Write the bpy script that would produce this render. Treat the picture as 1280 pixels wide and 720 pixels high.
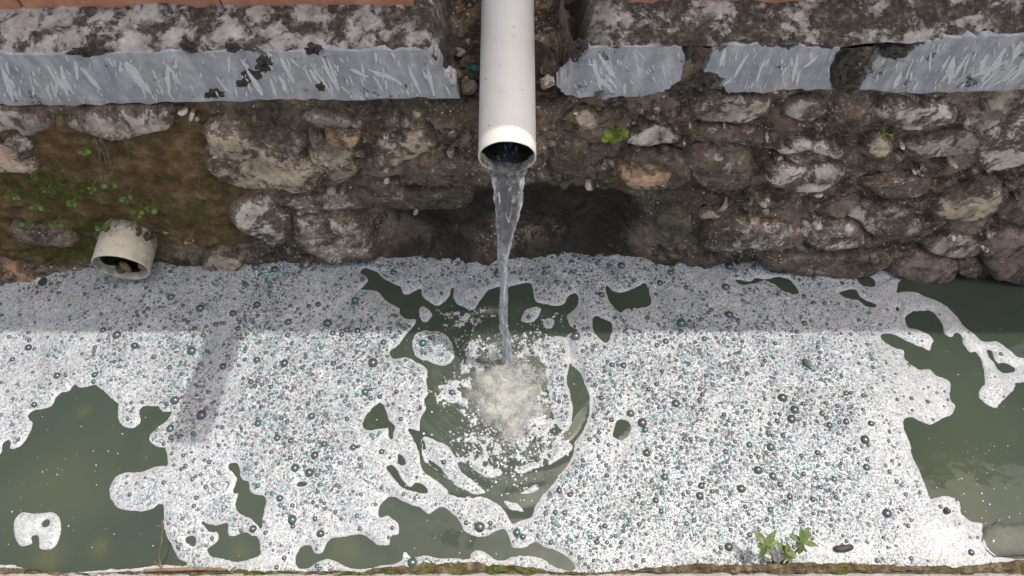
import bpy, math, random
import numpy as np

# ------------------------------------------------------------------ camera, sky, sun, exposure
scene = bpy.context.scene
for o in list(bpy.data.objects):
    bpy.data.objects.remove(o, do_unlink=True)
COL = scene.collection
R = math.radians
HC = 1.7                  # camera height over the water
DEP = 60.0                # camera looks down by this many degrees
FPX = 925.0               # focal length in photo pixels (1280 wide)
cam = bpy.data.cameras.new('camera')
cam.sensor_width = 36.0
cam.lens = FPX / 1280 * 36.0
cam.clip_start = 0.02
cam.clip_end = 500
camo = bpy.data.objects.new('camera', cam)
camo.location = (0, 0, HC)
camo.rotation_euler = (R(90 - DEP), 0, 0)
COL.objects.link(camo)
scene.camera = camo

SUN = np.array([0.24, 0.122, 1.0]); SUN = SUN / np.linalg.norm(SUN)   # direction to the sun
SUN_EL = math.asin(SUN[2]); SUN_AZ = math.atan2(SUN[0], SUN[1])
world = bpy.data.worlds.new('World'); scene.world = world; world.use_nodes = True
wn = world.node_tree.nodes; wl = world.node_tree.links
sky = wn.new('ShaderNodeTexSky'); sky.sky_type = 'NISHITA'; sky.sun_disc = False
sky.sun_elevation = SUN_EL; sky.sun_rotation = SUN_AZ
sky.air_density = 0.85; sky.dust_density = 7.0; sky.ozone_density = 0.6
bg = wn['Background']; bg.inputs['Strength'].default_value = 0.15
wl.new(sky.outputs[0], bg.inputs['Color'])
sl = bpy.data.lights.new('sun', 'SUN'); sl.energy = 2.0; sl.angle = R(0.4); sl.color = (1.0, 0.97, 0.93)
so = bpy.data.objects.new('sun', sl); COL.objects.link(so)
so.rotation_euler = (math.acos(SUN[2]), 0, math.atan2(SUN[0], -SUN[1]))
so.location = (1, 0.5, 6)
scene.view_settings.view_transform = 'Standard'
scene.view_settings.look = 'None'
scene.view_settings.exposure = 0.2
scene.view_settings.gamma = 1.0
scene.view_settings.use_curve_mapping = False
scene.render.engine = 'CYCLES'

rng = np.random.default_rng(7)
random.seed(7)

# ------------------------------------------------------------------ helpers: noise, curves, projection
def _h(ix, iy, iz, s):
    m = np.uint32
    h = (ix.astype(np.int64) * 374761393 + iy.astype(np.int64) * 668265263 + iz.astype(np.int64) * 2147483647 % 4294967291 + s * 974711) & 0xFFFFFFFF
    h = h.astype(m)
    h = (h ^ (h >> m(13))) * m(1274126177)
    h = (h ^ (h >> m(16))) * m(2246822519)
    return ((h ^ (h >> m(15))) & m(0xFFFFFF)).astype(np.float64) / 16777215.0

def vnoise(x, y, z, s=0):
    x, y, z = np.broadcast_arrays(np.asarray(x, float), np.asarray(y, float), np.asarray(z, float))
    fx, fy, fz = np.floor(x), np.floor(y), np.floor(z)
    tx, ty, tz = x - fx, y - fy, z - fz
    tx = tx * tx * (3 - 2 * tx); ty = ty * ty * (3 - 2 * ty); tz = tz * tz * (3 - 2 * tz)
    r = 0
    for i in (0, 1):
        for j in (0, 1):
            for k in (0, 1):
                w = (tx if i else 1 - tx) * (ty if j else 1 - ty) * (tz if k else 1 - tz)
                r = r + w * _h(fx + i, fy + j, fz + k, s)
    return r * 2 - 1

def fbm(x, y, z, o=4, s=0, g=0.5):
    a, t, n, f = 1.0, 0.0, 0.0, 1.0
    for i in range(o):
        t = t + a * vnoise(x * f, y * f, z * f, s + i * 17); n += a; a *= g; f *= 2.03
    return t / n

def cell(x, y, s=0):
    """2D cellular noise: distance to nearest and second nearest feature point"""
    fx, fy = np.floor(x), np.floor(y)
    d1 = np.full(np.shape(x), 9.0); d2 = np.full(np.shape(x), 9.0)
    for i in (-1, 0, 1):
        for j in (-1, 0, 1):
            px = fx + i + _h(fx + i, fy + j, fx * 0, s); py = fy + j + _h(fx + i, fy + j, fx * 0, s + 5)
            d = np.hypot(px - x, py - y)
            d2 = np.minimum(d2, np.maximum(d1, d)); d1 = np.minimum(d1, d)
    return d1, d2

def sst(a, b, x):
    t = np.clip((x - a) / (b - a), 0, 1)
    return t * t * (3 - 2 * t)

def catmull(pts, n=4, closed=True):
    P = np.array(pts, float); N = len(P); out = []
    rngi = range(N) if closed else range(N - 1)
    for i in rngi:
        if closed:
            p0, p1, p2, p3 = P[i - 1], P[i], P[(i + 1) % N], P[(i + 2) % N]
        else:
            p0, p1, p2, p3 = P[max(i - 1, 0)], P[i], P[i + 1], P[min(i + 2, N - 1)]
        for k in range(n):
            t = k / n
            out.append(0.5 * ((2 * p1) + (-p0 + p2) * t + (2 * p0 - 5 * p1 + 4 * p2 - p3) * t * t + (-p0 + 3 * p1 - 3 * p2 + p3) * t ** 3))
    if not closed:
        out.append(P[-1])
    return np.array(out)

def ang(py):
    return np.radians(DEP) + np.arctan((np.asarray(py, float) - 360) / FPX)

def on_z(px, py, z=0.0):
    """photo point -> real place on a level at height z"""
    a = ang(py); sl_ = (HC - z) / np.sin(a)
    d = sl_ * np.cos(a - np.radians(DEP))
    return (np.asarray(px, float) - 640) / FPX * d, sl_ * np.cos(a)

def on_y(px, py, Y):
    """photo point -> real place on an upright plane at distance Y: gives x, z"""
    a = ang(py); sl_ = Y / np.cos(a)
    d = sl_ * np.cos(a - np.radians(DEP))
    return (np.asarray(px, float) - 640) / FPX * d, HC - Y * np.tan(a)

# ------------------------------------------------------------------ helpers: objects
def mesh_obj(name, V, F, mat=None, parent=None, loc=None, smooth=True):
    me = bpy.data.meshes.new(name)
    V = np.asarray(V, float)
    if loc is not None:
        V = V - np.asarray(loc, float)
    if isinstance(F, np.ndarray):
        k = F.shape[1]
        me.vertices.add(len(V)); me.vertices.foreach_set('co', V.astype(np.float32).ravel())
        me.loops.add(F.size); me.loops.foreach_set('vertex_index', F.astype(np.int32).ravel())
        me.polygons.add(len(F)); me.polygons.foreach_set('loop_start', np.arange(0, F.size, k, dtype=np.int32))
        me.update(calc_edges=True)
    else:
        me.from_pydata([tuple(v) for v in V], [], F)
    me.validate()
    if smooth:
        me.polygons.foreach_set('use_smooth', np.ones(len(me.polygons), bool))
    if mat:
        me.materials.append(mat)
    ob = bpy.data.objects.new(name, me)
    COL.objects.link(ob)
    if loc is not None:
        ob.location = loc
    if parent is not None:
        ob.parent = parent
        ob.matrix_parent_inverse.identity()
        ob.location = (np.asarray(loc if loc is not None else (0, 0, 0), float) - np.asarray(WORLDLOC.get(parent.name, (0, 0, 0)), float))
    WORLDLOC[ob.name] = tuple(loc) if loc is not None else (0, 0, 0)
    return ob
WORLDLOC = {}

def thing(name, label, cat, loc=(0, 0, 0), group=None):
    o = bpy.data.objects.new(name, None); COL.objects.link(o)
    o.empty_display_size = 0.05
    o.location = loc; WORLDLOC[o.name] = tuple(loc)
    return tag(o, label, cat, group)

def tag(o, label=None, cat=None, group=None, kind=None):
    if label: o['label'] = label
    if cat: o['category'] = cat
    if group: o['group'] = group
    if kind: o['kind'] = kind
    return o

def fattr(ob, name, arr):
    a = ob.data.attributes.new(name, 'FLOAT', 'POINT'); a.data.foreach_set('value', np.asarray(arr, np.float32).ravel())

def cattr(ob, name, arr):
    a = ob.data.attributes.new(name, 'FLOAT_COLOR', 'POINT')
    c = np.ones((len(arr), 4), np.float32); c[:, :3] = arr
    a.data.foreach_set('color', c.ravel())

def grid_faces(nu, nv, keep=None, flip=False):
    i = np.arange(nu * nv).reshape(nv, nu)
    F = np.stack([i[:-1, :-1], i[:-1, 1:], i[1:, 1:], i[1:, :-1]], -1).reshape(-1, 4)
    if flip: F = F[:, ::-1]
    if keep is not None:
        k = (keep[:-1, :-1] | keep[:-1, 1:] | keep[1:, 1:] | keep[1:, :-1]).reshape(-1)
        F = F[k]
    return F

def compact(V, F, *attrs):
    used = np.zeros(len(V), bool); used[F.ravel()] = True
    idx = np.cumsum(used) - 1
    return (V[used], idx[F]) + tuple(np.asarray(a).ravel()[used] for a in attrs)

def tube(path, rad, n=8, cap=True):
    P = np.array(path, float); rad = np.broadcast_to(np.asarray(rad, float), (len(P),))
    T = np.gradient(P, axis=0); T /= np.linalg.norm(T, axis=1)[:, None] + 1e-12
    up = np.array([0, 0, 1.0]) if abs(T[0][2]) < 0.9 else np.array([1.0, 0, 0])
    V = []
    for p, t, r in zip(P, T, rad):
        a = np.cross(t, up); a /= np.linalg.norm(a) + 1e-12; b = np.cross(t, a)
        for k in range(n):
            th = 2 * math.pi * k / n
            V.append(p + r * (math.cos(th) * a + math.sin(th) * b))
    F = []
    for i in range(len(P) - 1):
        for k in range(n):
            F.append((i * n + k, i * n + (k + 1) % n, (i + 1) * n + (k + 1) % n, (i + 1) * n + k))
    if cap:
        F.append(tuple(range(n - 1, -1, -1))); F.append(tuple((len(P) - 1) * n + k for k in range(n)))
    return np.array(V), F

def join(parts):
    V = []; F = []; o = 0
    for v, f in parts:
        V.append(np.asarray(v)); F += [tuple(int(q) + o for q in p) for p in f]; o += len(v)
    return np.vstack(V), F

# ------------------------------------------------------------------ helpers: materials
class NT:
    def __init__(s, name):
        s.m = bpy.data.materials.new(name); s.m.use_nodes = True
        s.t = s.m.node_tree; s.n = s.t.nodes; s.l = s.t.links
        s.b = s.n['Principled BSDF']; s.out = s.n['Material Output']
        g = s.n.new('ShaderNodeNewGeometry'); s.pos = g.outputs['Position']
    def set(s, sock, v):
        if hasattr(v, 'is_linked') or isinstance(v, bpy.types.NodeSocket): s.l.new(v, sock)
        elif isinstance(v, (tuple, list)) and len(v) == 3 and sock.type == 'RGBA': sock.default_value = (*v, 1)
        else: sock.default_value = v
    def P(s, **k):
        for a, v in k.items(): s.set(s.b.inputs[a.replace('_', ' ')], v)
    def scale(s, v, sc):
        n = s.n.new('ShaderNodeVectorMath'); n.operation = 'MULTIPLY'; s.set(n.inputs[0], v); n.inputs[1].default_value = sc; return n.outputs[0]
    def vadd(s, v, w):
        n = s.n.new('ShaderNodeVectorMath'); n.operation = 'ADD'; s.set(n.inputs[0], v); s.set(n.inputs[1], w); return n.outputs[0]
    def noise(s, sc, det=4, rough=0.55, dist=0.0, vec=None, out='Fac'):
        n = s.n.new('ShaderNodeTexNoise'); s.l.new(vec or s.pos, n.inputs['Vector'])
        n.inputs['Scale'].default_value = sc; n.inputs['Detail'].default_value = det
        n.inputs['Roughness'].default_value = rough; n.inputs['Distortion'].default_value = dist
        return n.outputs[out]
    def voro(s, sc, feat='F1', rnd=1.0, vec=None):
        n = s.n.new('ShaderNodeTexVoronoi'); n.feature = feat; s.l.new(vec or s.pos, n.inputs['Vector'])
        n.inputs['Scale'].default_value = sc; n.inputs['Randomness'].default_value = rnd
        return n.outputs
    def ramp(s, f, stops):
        n = s.n.new('ShaderNodeValToRGB'); s.set(n.inputs[0], f); e = n.color_ramp.elements
        while len(e) < len(stops): e.new(0.5)
        for i, (p, c) in enumerate(stops):
            e[i].position = p; e[i].color = (*c, 1) if isinstance(c, tuple) else (c, c, c, 1)
        return n.outputs[0]
    def mix(s, f, a, b, mode='MIX'):
        n = s.n.new('ShaderNodeMix'); n.data_type = 'RGBA'; n.blend_type = mode
        s.set(n.inputs[0], f); s.set(n.inputs[6], a); s.set(n.inputs[7], b); return n.outputs[2]
    def math(s, op, a, b=0.0, c=None, clamp=False):
        n = s.n.new('ShaderNodeMath'); n.operation = op; n.use_clamp = clamp
        s.set(n.inputs[0], a); s.set(n.inputs[1], b)
        if c is not None: s.set(n.inputs[2], c)
        return n.outputs[0]
    def rng(s, v, a, b, lo=0.0, hi=1.0):
        n = s.n.new('ShaderNodeMapRange'); n.interpolation_type = 'SMOOTHSTEP'; s.set(n.inputs[0], v)
        n.inputs[1].default_value = a; n.inputs[2].default_value = b; n.inputs[3].default_value = lo; n.inputs[4].default_value = hi
        return n.outputs[0]
    def attr(s, name, out='Fac'):
        n = s.n.new('ShaderNodeAttribute'); n.attribute_name = name; return n.outputs[out]
    def bump(s, h, st=0.5, d=0.005, nrm=None):
        n = s.n.new('ShaderNodeBump'); n.inputs['Strength'].default_value = st; n.inputs['Distance'].default_value = d
        s.set(n.inputs['Height'], h)
        if nrm is not None: s.l.new(nrm, n.inputs['Normal'])
        return n.outputs[0]
    def gamma(s, c, g):
        n = s.n.new('ShaderNodeGamma'); s.l.new(c, n.inputs[0]); n.inputs[1].default_value = g; return n.outputs[0]
    def sep(s, c):
        n = s.n.new('ShaderNodeSeparateColor'); s.l.new(c, n.inputs[0]); return n.outputs

def mat_wall():
    """dirty rubble masonry: dark biofilm, brown mud, grey stone, pale lichen flecks, moss"""
    t = NT('rubble_wall')
    big = t.noise(7, 7, 0.62, 0.4)
    base = t.ramp(big, [(0.30, (0.030, 0.022, 0.015)), (0.44, (0.082, 0.062, 0.043)), (0.56, (0.150, 0.122, 0.090)), (0.72, (0.26, 0.225, 0.178))])
    mid = t.noise(38, 6, 0.7)
    base = t.mix(t.rng(mid, 0.44, 0.62, 0.0, 0.75), base, t.ramp(t.noise(120, 3, 0.6), [(0.3, (0.04, 0.034, 0.026)), (0.7, (0.22, 0.195, 0.16))]))
    # black lichen crust
    blk = t.math('MULTIPLY', t.rng(t.noise(14, 8, 0.72, 0.6, vec=t.vadd(t.pos, (3.1, 1.7, 0.4))), 0.52, 0.60), t.attr('crust'))
    base = t.mix(blk, base, (0.018, 0.016, 0.014))
    # pale patches and flecks
    pale = t.math('ADD', t.attr('pale'), t.math('MULTIPLY', t.math('SUBTRACT', t.noise(24, 7, 0.75), 0.5), 1.9))
    base = t.mix(t.rng(pale, 0.42, 0.66), base, t.ramp(t.noise(55, 5, 0.7), [(0.32, (0.20, 0.175, 0.14)), (0.6, (0.35, 0.325, 0.285)), (0.75, (0.46, 0.44, 0.405))]))
    v = t.voro(95, vec=t.vadd(t.pos, t.scale(t.noise(40, 2, out='Color'), (0.02, 0.02, 0.02))))
    fl = t.math('MULTIPLY', t.rng(v['Distance'], 0.22, 0.36, 1.0, 0.0), t.rng(t.sep(v['Color'])[0], 0.70, 0.74))
    fl = t.math('MULTIPLY', fl, t.rng(t.noise(9, 4, 0.6, vec=t.vadd(t.pos, (9.0, 2, 5))), 0.44, 0.60))
    base = t.mix(fl, base, (0.46, 0.44, 0.40))
    v2 = t.voro(190, vec=t.vadd(t.pos, t.scale(t.noise(70, 2, out='Color'), (0.012, 0.012, 0.012)))); r2 = t.sep(v2['Color'])
    f2 = t.math('MULTIPLY', t.rng(v2['Distance'], 0.20, 0.42, 1.0, 0.0), t.rng(r2[0], 0.56, 0.62))
    f2 = t.math('MULTIPLY', f2, t.rng(t.noise(16, 5, 0.65, vec=t.vadd(t.pos, (1.0, 7, 2))), 0.42, 0.62))
    base = t.mix(f2, base, t.ramp(r2[1], [(0.0, (0.17, 0.135, 0.10)), (0.6, (0.32, 0.275, 0.22)), (1.0, (0.46, 0.43, 0.38))]))
    base = crust(t, base, t.attr('crust'))
    # mud and moss
    mudc = t.ramp(t.noise(26, 7, 0.68), [(0.30, (0.022, 0.014, 0.007)), (0.48, (0.070, 0.046, 0.021)), (0.60, (0.115, 0.080, 0.040)), (0.74, (0.19, 0.145, 0.085))])
    base = t.mix(t.rng(t.math('ADD', t.attr('mud'), t.math('MULTIPLY', t.math('SUBTRACT', t.noise(18, 6, 0.7), 0.5), 0.9)), 0.42, 0.60), base, mudc)
    mossc = t.ramp(t.noise(70, 5, 0.7), [(0.3, (0.016, 0.020, 0.004)), (0.52, (0.046, 0.048, 0.010)), (0.72, (0.115, 0.115, 0.024))])
    base = t.mix(t.rng(t.math('ADD', t.attr('moss'), t.math('MULTIPLY', t.math('SUBTRACT', t.noise(22, 7, 0.75), 0.5), 1.4)), 0.46, 0.68, 0, 0.92), base, mossc)
    # damp wall foot is darker; the hollow's shade is painted in here too
    wet = t.rng(t.math('ADD', t.attr('wet'), t.math('MULTIPLY', t.math('SUBTRACT', t.noise(12, 5), 0.5), 0.7)), 0.35, 0.7)
    base = t.mix(t.math('MULTIPLY', wet, 0.86), base, (0.014, 0.013, 0.009))
    bh = t.math('ADD', t.math('MULTIPLY', t.noise(60, 7, 0.72), 1.0), t.math('MULTIPLY', t.noise(230, 4, 0.7), 0.55))
    base = t.mix(1.0, t.gamma(base, 0.93), (2.0, 1.88, 1.72), 'MULTIPLY')
    t.P(Base_Color=base, Roughness=t.math('SUBTRACT', 0.92, t.math('MULTIPLY', wet, 0.35)), Normal=t.bump(bh, 0.9, 0.009))
    t.b.inputs['Specular IOR Level'].default_value = 0.3
    return t.m

def crust(t, b, k):
    m = t.rng(t.noise(14, 8, 0.74, 0.5, vec=t.vadd(t.pos, (3.1, 1.7, 0.4))), 0.49, 0.555)
    st = t.math('MULTIPLY', t.rng(t.noise(4.5, 7, 0.66, 0.6, vec=t.vadd(t.pos, (0.7, 4.2, 1.1))), 0.49, 0.60, 0, 0.62), k)
    b = t.mix(st, b, t.ramp(t.noise(40, 6, 0.72), [(0.35, (0.017, 0.015, 0.010)), (0.62, (0.055, 0.047, 0.034)), (0.75, (0.12, 0.105, 0.08))]))
    m = t.math('MULTIPLY', m, k)
    b = t.mix(m, b, t.ramp(t.noise(85, 6, 0.75), [(0.34, (0.014, 0.012, 0.010)), (0.55, (0.050, 0.041, 0.032)), (0.68, (0.16, 0.135, 0.105)), (0.76, (0.36, 0.33, 0.285))]))
    v = t.voro(150, vec=t.vadd(t.pos, t.scale(t.noise(60, 2, out='Color'), (0.016, 0.016, 0.016)))); r = t.sep(v['Color'])
    f = t.math('MULTIPLY', t.rng(v['Distance'], 0.18, 0.40, 1.0, 0.0), t.rng(r[0], 0.60, 0.66))
    f = t.math('MULTIPLY', f, t.rng(t.noise(11, 5, 0.65, vec=t.vadd(t.pos, (1.0, 7, 2))), 0.46, 0.60))
    return t.mix(t.math('MULTIPLY', f, k), b, t.ramp(r[1], [(0.0, (0.16, 0.13, 0.10)), (0.6, (0.33, 0.295, 0.245)), (1.0, (0.48, 0.455, 0.41))]))

def mat_stone(name, c1, c2, lich=0.5, blk=0.5, moss=0.0, seed=0.0):
    t = NT(name); off = t.vadd(t.pos, (seed * 3.3, seed * 1.7, seed * 0.9))
    b = t.mix(t.rng(t.noise(16, 7, 0.66, 0.5, vec=off), 0.34, 0.66), c1, c2)
    b = t.mix(t.rng(t.noise(70, 5, 0.7, vec=off), 0.40, 0.72, 0, 0.55), b, (c1[0] * 0.35, c1[1] * 0.33, c1[2] * 0.31))
    w = t.rng(t.math('ADD', t.noise(34, 8, 0.75, vec=off), (lich - 0.5) * 0.26), 0.54, 0.64)
    b = t.mix(t.math('MULTIPLY', w, min(1.0, lich * 1.5)), b, t.ramp(t.noise(90, 3), [(0.3, (0.30, 0.285, 0.255)), (0.7, (0.50, 0.485, 0.45))]))
    k = t.rng(t.math('ADD', t.noise(21, 8, 0.75, 0.6, vec=t.vadd(off, (7, 3, 1))), (blk - 0.5) * 0.3), 0.50, 0.61)
    b = t.mix(k, b, t.ramp(t.noise(60, 4), [(0.32, (0.020, 0.016, 0.012)), (0.55, (0.075, 0.060, 0.044)), (0.7, (0.20, 0.17, 0.135))]))
    # black grime gathers in the joint round the stone
    b = t.mix(t.rng(t.math('ADD', t.attr('rim'), t.math('MULTIPLY', t.math('SUBTRACT', t.noise(28, 7, 0.75, vec=off), 0.5), 3.6)), 0.55, 0.80, 0, 0.95), b, t.ramp(t.noise(75, 6, 0.75), [(0.32, (0.026, 0.020, 0.014)), (0.52, (0.085, 0.066, 0.047)), (0.66, (0.19, 0.158, 0.12)), (0.74, (0.36, 0.32, 0.265))]))
    if moss:
        m = t.rng(t.math('ADD', t.noise(24, 7, 0.75, vec=t.vadd(off, (2, 8, 4))), (moss - 0.5) * 0.3), 0.5, 0.64)
        b = t.mix(m, b, t.ramp(t.noise(80, 4), [(0.3, (0.018, 0.020, 0.006)), (0.7, (0.085, 0.085, 0.02))]))
    bh = t.math('ADD', t.noise(55, 7, 0.7, vec=off), t.math('MULTIPLY', t.noise(210, 4, 0.7), 0.5))
    b = crust(t, b, 0.92)
    b = t.mix(1.0, t.gamma(b, 0.92), (1.92, 1.83, 1.70), 'MULTIPLY')
    t.P(Base_Color=b, Roughness=0.9, Normal=t.bump(bh, 0.8, 0.007)); t.b.inputs['Specular IOR Level'].default_value = 0.3
    return t.m

def mat_coping():
    t = NT('coping_mortar')
    b = t.ramp(t.noise(30, 7, 0.7), [(0.3, (0.19, 0.17, 0.145)), (0.5, (0.36, 0.34, 0.31)), (0.7, (0.54, 0.52, 0.485))])
    st = t.scale(t.pos, (1.0, 1.0, 1.0))
    k = t.noise(17, 9, 0.76, 0.15, vec=st)
    sx = t.n.new('ShaderNodeSeparateXYZ'); t.l.new(t.pos, sx.inputs[0])
    bias = t.rng(sx.outputs['X'], -0.1, 0.7, 0.026, 0.075)
    b = t.mix(t.rng(t.math('ADD', k, bias), 0.525, 0.565), b, t.ramp(t.noise(80, 5, 0.7), [(0.32, (0.020, 0.016, 0.012)), (0.55, (0.07, 0.058, 0.045)), (0.72, (0.24, 0.21, 0.17))]))
    b = t.mix(t.math('MULTIPLY', t.attr('mud'), 0.93), b, t.ramp(t.noise(45, 6, 0.7), [(0.35, (0.025, 0.02, 0.015)), (0.55, (0.07, 0.058, 0.042)), (0.75, (0.17, 0.15, 0.12))]))
    bh = t.math('ADD', t.noise(60, 7, 0.72), t.math('MULTIPLY', t.rng(t.math('ADD', k, bias), 0.5, 0.57), 0.6))
    b = t.mix(1.0, t.gamma(b, 0.92), (1.36, 1.32, 1.27), 'MULTIPLY')
    t.P(Base_Color=b, Roughness=0.93, Normal=t.bump(bh, 0.8, 0.007)); t.b.inputs['Specular IOR Level'].default_value = 0.25
    return t.m

def mat_slate():
    t = NT('slate_panel')
    st = t.scale(t.pos, (34, 10, 7))
    b = t.ramp(t.noise(1.0, 4, 0.6, 0.6, vec=st), [(0.26, (0.17, 0.185, 0.215)), (0.5, (0.275, 0.295, 0.325)), (0.74, (0.44, 0.445, 0.44))])
    b = t.mix(t.rng(t.noise(9, 5, 0.6), 0.45, 0.7, 0, 0.6), b, (0.31, 0.30, 0.29))
    b = t.mix(t.rng(t.noise(30, 8, 0.75), 0.60, 0.68, 0, 0.8), b, (0.42, 0.415, 0.40))
    b = t.mix(t.math('MULTIPLY', t.attr('edge'), t.rng(t.noise(40, 6, 0.7), 0.4, 0.6)), b, (0.10, 0.09, 0.075))
    sp = t.rng(t.noise(150, 4, 0.7), 0.66, 0.70)
    b = t.mix(sp, b, (0.07, 0.065, 0.06))
    mould = t.rng(t.noise(17, 9, 0.76, 0.15, vec=t.vadd(t.pos, (2.0, 0.3, 0.8))), 0.57, 0.615)
    b = t.mix(mould, b, t.ramp(t.noise(90, 5, 0.7), [(0.35, (0.018, 0.015, 0.012)), (0.7, (0.10, 0.088, 0.07))]))
    b = t.mix(1.0, t.gamma(b, 0.95), (1.48, 1.46, 1.42), 'MULTIPLY')
    t.P(Base_Color=b, Roughness=0.62, Normal=t.bump(t.noise(45, 6, 0.65), 0.35, 0.003))
    return t.m

def mat_streak():
    t = NT('white_streak')
    b = t.ramp(t.noise(110, 5, 0.7), [(0.25, (0.52, 0.52, 0.51)), (0.6, (0.78, 0.78, 0.76))])
    t.P(Base_Color=b, Roughness=0.75, Normal=t.bump(t.noise(90, 4), 0.3, 0.002)); return t.m

def mat_terracotta():
    t = NT('terracotta')
    b = t.ramp(t.noise(22, 6, 0.65), [(0.3, (0.42, 0.175, 0.09)), (0.55, (0.60, 0.29, 0.17)), (0.75, (0.66, 0.39, 0.27))])
    b = t.mix(t.rng(t.noise(48, 8, 0.75), 0.60, 0.68), b, (0.10, 0.065, 0.045))
    t.P(Base_Color=b, Roughness=0.85, Normal=t.bump(t.noise(70, 5), 0.5, 0.004)); return t.m

def mat_pvc(name, tone=(0.86, 0.83, 0.745), dirt=0.3):
    t = NT(name)
    b = t.mix(t.rng(t.noise(9, 5, 0.6), 0.42, 0.75, 0, 0.5), tone, (tone[0] * 0.86, tone[1] * 0.83, tone[2] * 0.74))
    v = t.voro(55); sp = t.math('MULTIPLY', t.rng(v['Distance'], 0.09, 0.16, 1, 0), t.rng(t.sep(v['Color'])[1], 0.72, 0.75))
    b = t.mix(t.math('MULTIPLY', sp, 0.8), b, (0.22, 0.16, 0.11))
    b = t.mix(t.math('MULTIPLY', t.rng(t.noise(26, 9, 0.78, 0.4), 0.63 - dirt * 0.18, 0.74 - dirt * 0.12), min(1, dirt * 1.8)), b, (0.22, 0.185, 0.12))
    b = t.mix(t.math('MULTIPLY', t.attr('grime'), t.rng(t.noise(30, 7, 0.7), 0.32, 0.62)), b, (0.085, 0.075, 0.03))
    t.P(Base_Color=b, Roughness=t.rng(t.noise(30, 4), 0.3, 0.7, 0.34, 0.52), Normal=t.bump(t.noise(140, 3), 0.12, 0.001))
    return t.m

def mat_algae():
    t = NT('algae_lining')
    b = t.ramp(t.noise(45, 6, 0.7), [(0.35, (0.008, 0.008, 0.005)), (0.58, (0.022, 0.026, 0.008)), (0.75, (0.12, 0.15, 0.02))])
    t.P(Base_Color=b, Roughness=0.35, Normal=t.bump(t.noise(70, 5), 0.8, 0.005)); return t.m

def mat_water():
    t = NT('murky_water')
    b = t.ramp(t.noise(3.2, 4, 0.55, 0.5), [(0.32, (0.048, 0.066, 0.047)), (0.55, (0.060, 0.079, 0.056)), (0.75, (0.072, 0.087, 0.056))])
    b = t.mix(t.math('MULTIPLY', t.attr('bed'), 0.75), b, (0.19, 0.165, 0.07))
    b = t.mix(t.math('MULTIPLY', t.attr('aer'), t.rng(t.noise(26, 6, 0.65), 0.30, 0.68, 0.35, 1.0)), b, (0.30, 0.32, 0.25))
    t.P(Base_Color=b, Roughness=0.06, IOR=1.333, Normal=t.bump(t.noise(9, 3, 0.5), 0.16, 0.012)); return t.m

def mat_foam():
    t = NT('soap_foam')
    fine = t.math('POWER', t.attr('fine'), 0.6)
    wob = t.vadd(t.pos, t.scale(t.noise(60, 2, out='Color'), (0.004, 0.004, 0.0)))
    flat = t.scale(wob, (1, 1, 0.15))
    tone = t.ramp(t.noise(9, 6, 0.6, 0.8), [(0.3, (0.50, 0.51, 0.515)), (0.7, (0.73, 0.735, 0.735))])
    tone = t.mix(t.rng(t.noise(210, 4, 0.75), 0.36, 0.60, 0.62, 0.0), tone, (0.27, 0.28, 0.29))
    h = None; col = tone
    for sc, lo, hi, amt in ((125, 0.34, 0.40, 1.0), (200, 0.24, 0.30, 1.0), (300, 0.20, 0.26, 0.95)):
        v = t.voro(sc, vec=flat); rc = t.sep(v['Color'])
        sel = t.math('MULTIPLY', t.rng(rc[0], lo, hi), fine)
        disc = t.rng(v['Distance'], 0.30, 0.52, 1, 0)
        ring = t.rng(v['Distance'], 0.02, 0.24, 0.35, 1.0)
        dark = t.math('MULTIPLY', t.math('MULTIPLY', disc, ring), sel)
        tint = t.ramp(rc[1], [(0.0, (0.10, 0.12, 0.12)), (0.35, (0.17, 0.17, 0.18)), (0.55, (0.06, 0.32, 0.29)), (0.7, (0.27, 0.16, 0.30)), (0.85, (0.22, 0.25, 0.14)), (1.0, (0.13, 0.17, 0.28))])
        col = t.mix(t.math('MULTIPLY', dark, amt), col, tint)
        e = t.math('MULTIPLY', t.rng(v['Distance'], 0.0, 0.5, 1, 0), t.math('ADD', t.math('MULTIPLY', sel, 0.8), 0.25))
        e = t.math('MULTIPLY', e, 105.0 / sc)
        h = e if h is None else t.math('ADD', h, e)
    # thin-film tints on the fine cells
    v = t.voro(150, vec=t.vadd(flat, (4, 2, 0))); rc = t.sep(v['Color'])
    ir = t.math('MULTIPLY', t.math('MULTIPLY', t.rng(rc[0], 0.62, 0.75), t.rng(v['Distance'], 0.2, 0.5, 1, 0)), fine)
    film = t.ramp(rc[2], [(0.0, (0.16, 0.62, 0.55)), (0.4, (0.28, 0.70, 0.68)), (0.62, (0.74, 0.42, 0.66)), (0.82, (0.70, 0.66, 0.34)), (1.0, (0.36, 0.46, 0.76))])
    col = t.mix(t.math('MULTIPLY', ir, t.rng(t.noise(14, 4), 0.36, 0.60, 0.25, 1.0)), col, film)
    h = t.math('ADD', h, t.math('MULTIPLY', t.noise(90, 4, 0.6), 0.5))
    t.P(Base_Color=col, Roughness=0.42, Normal=t.bump(h, 0.65, 0.004)); t.b.inputs['Specular IOR Level'].default_value = 0.6
    t.b.inputs['Subsurface Weight'].default_value = 0.0
    return t.m

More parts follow.
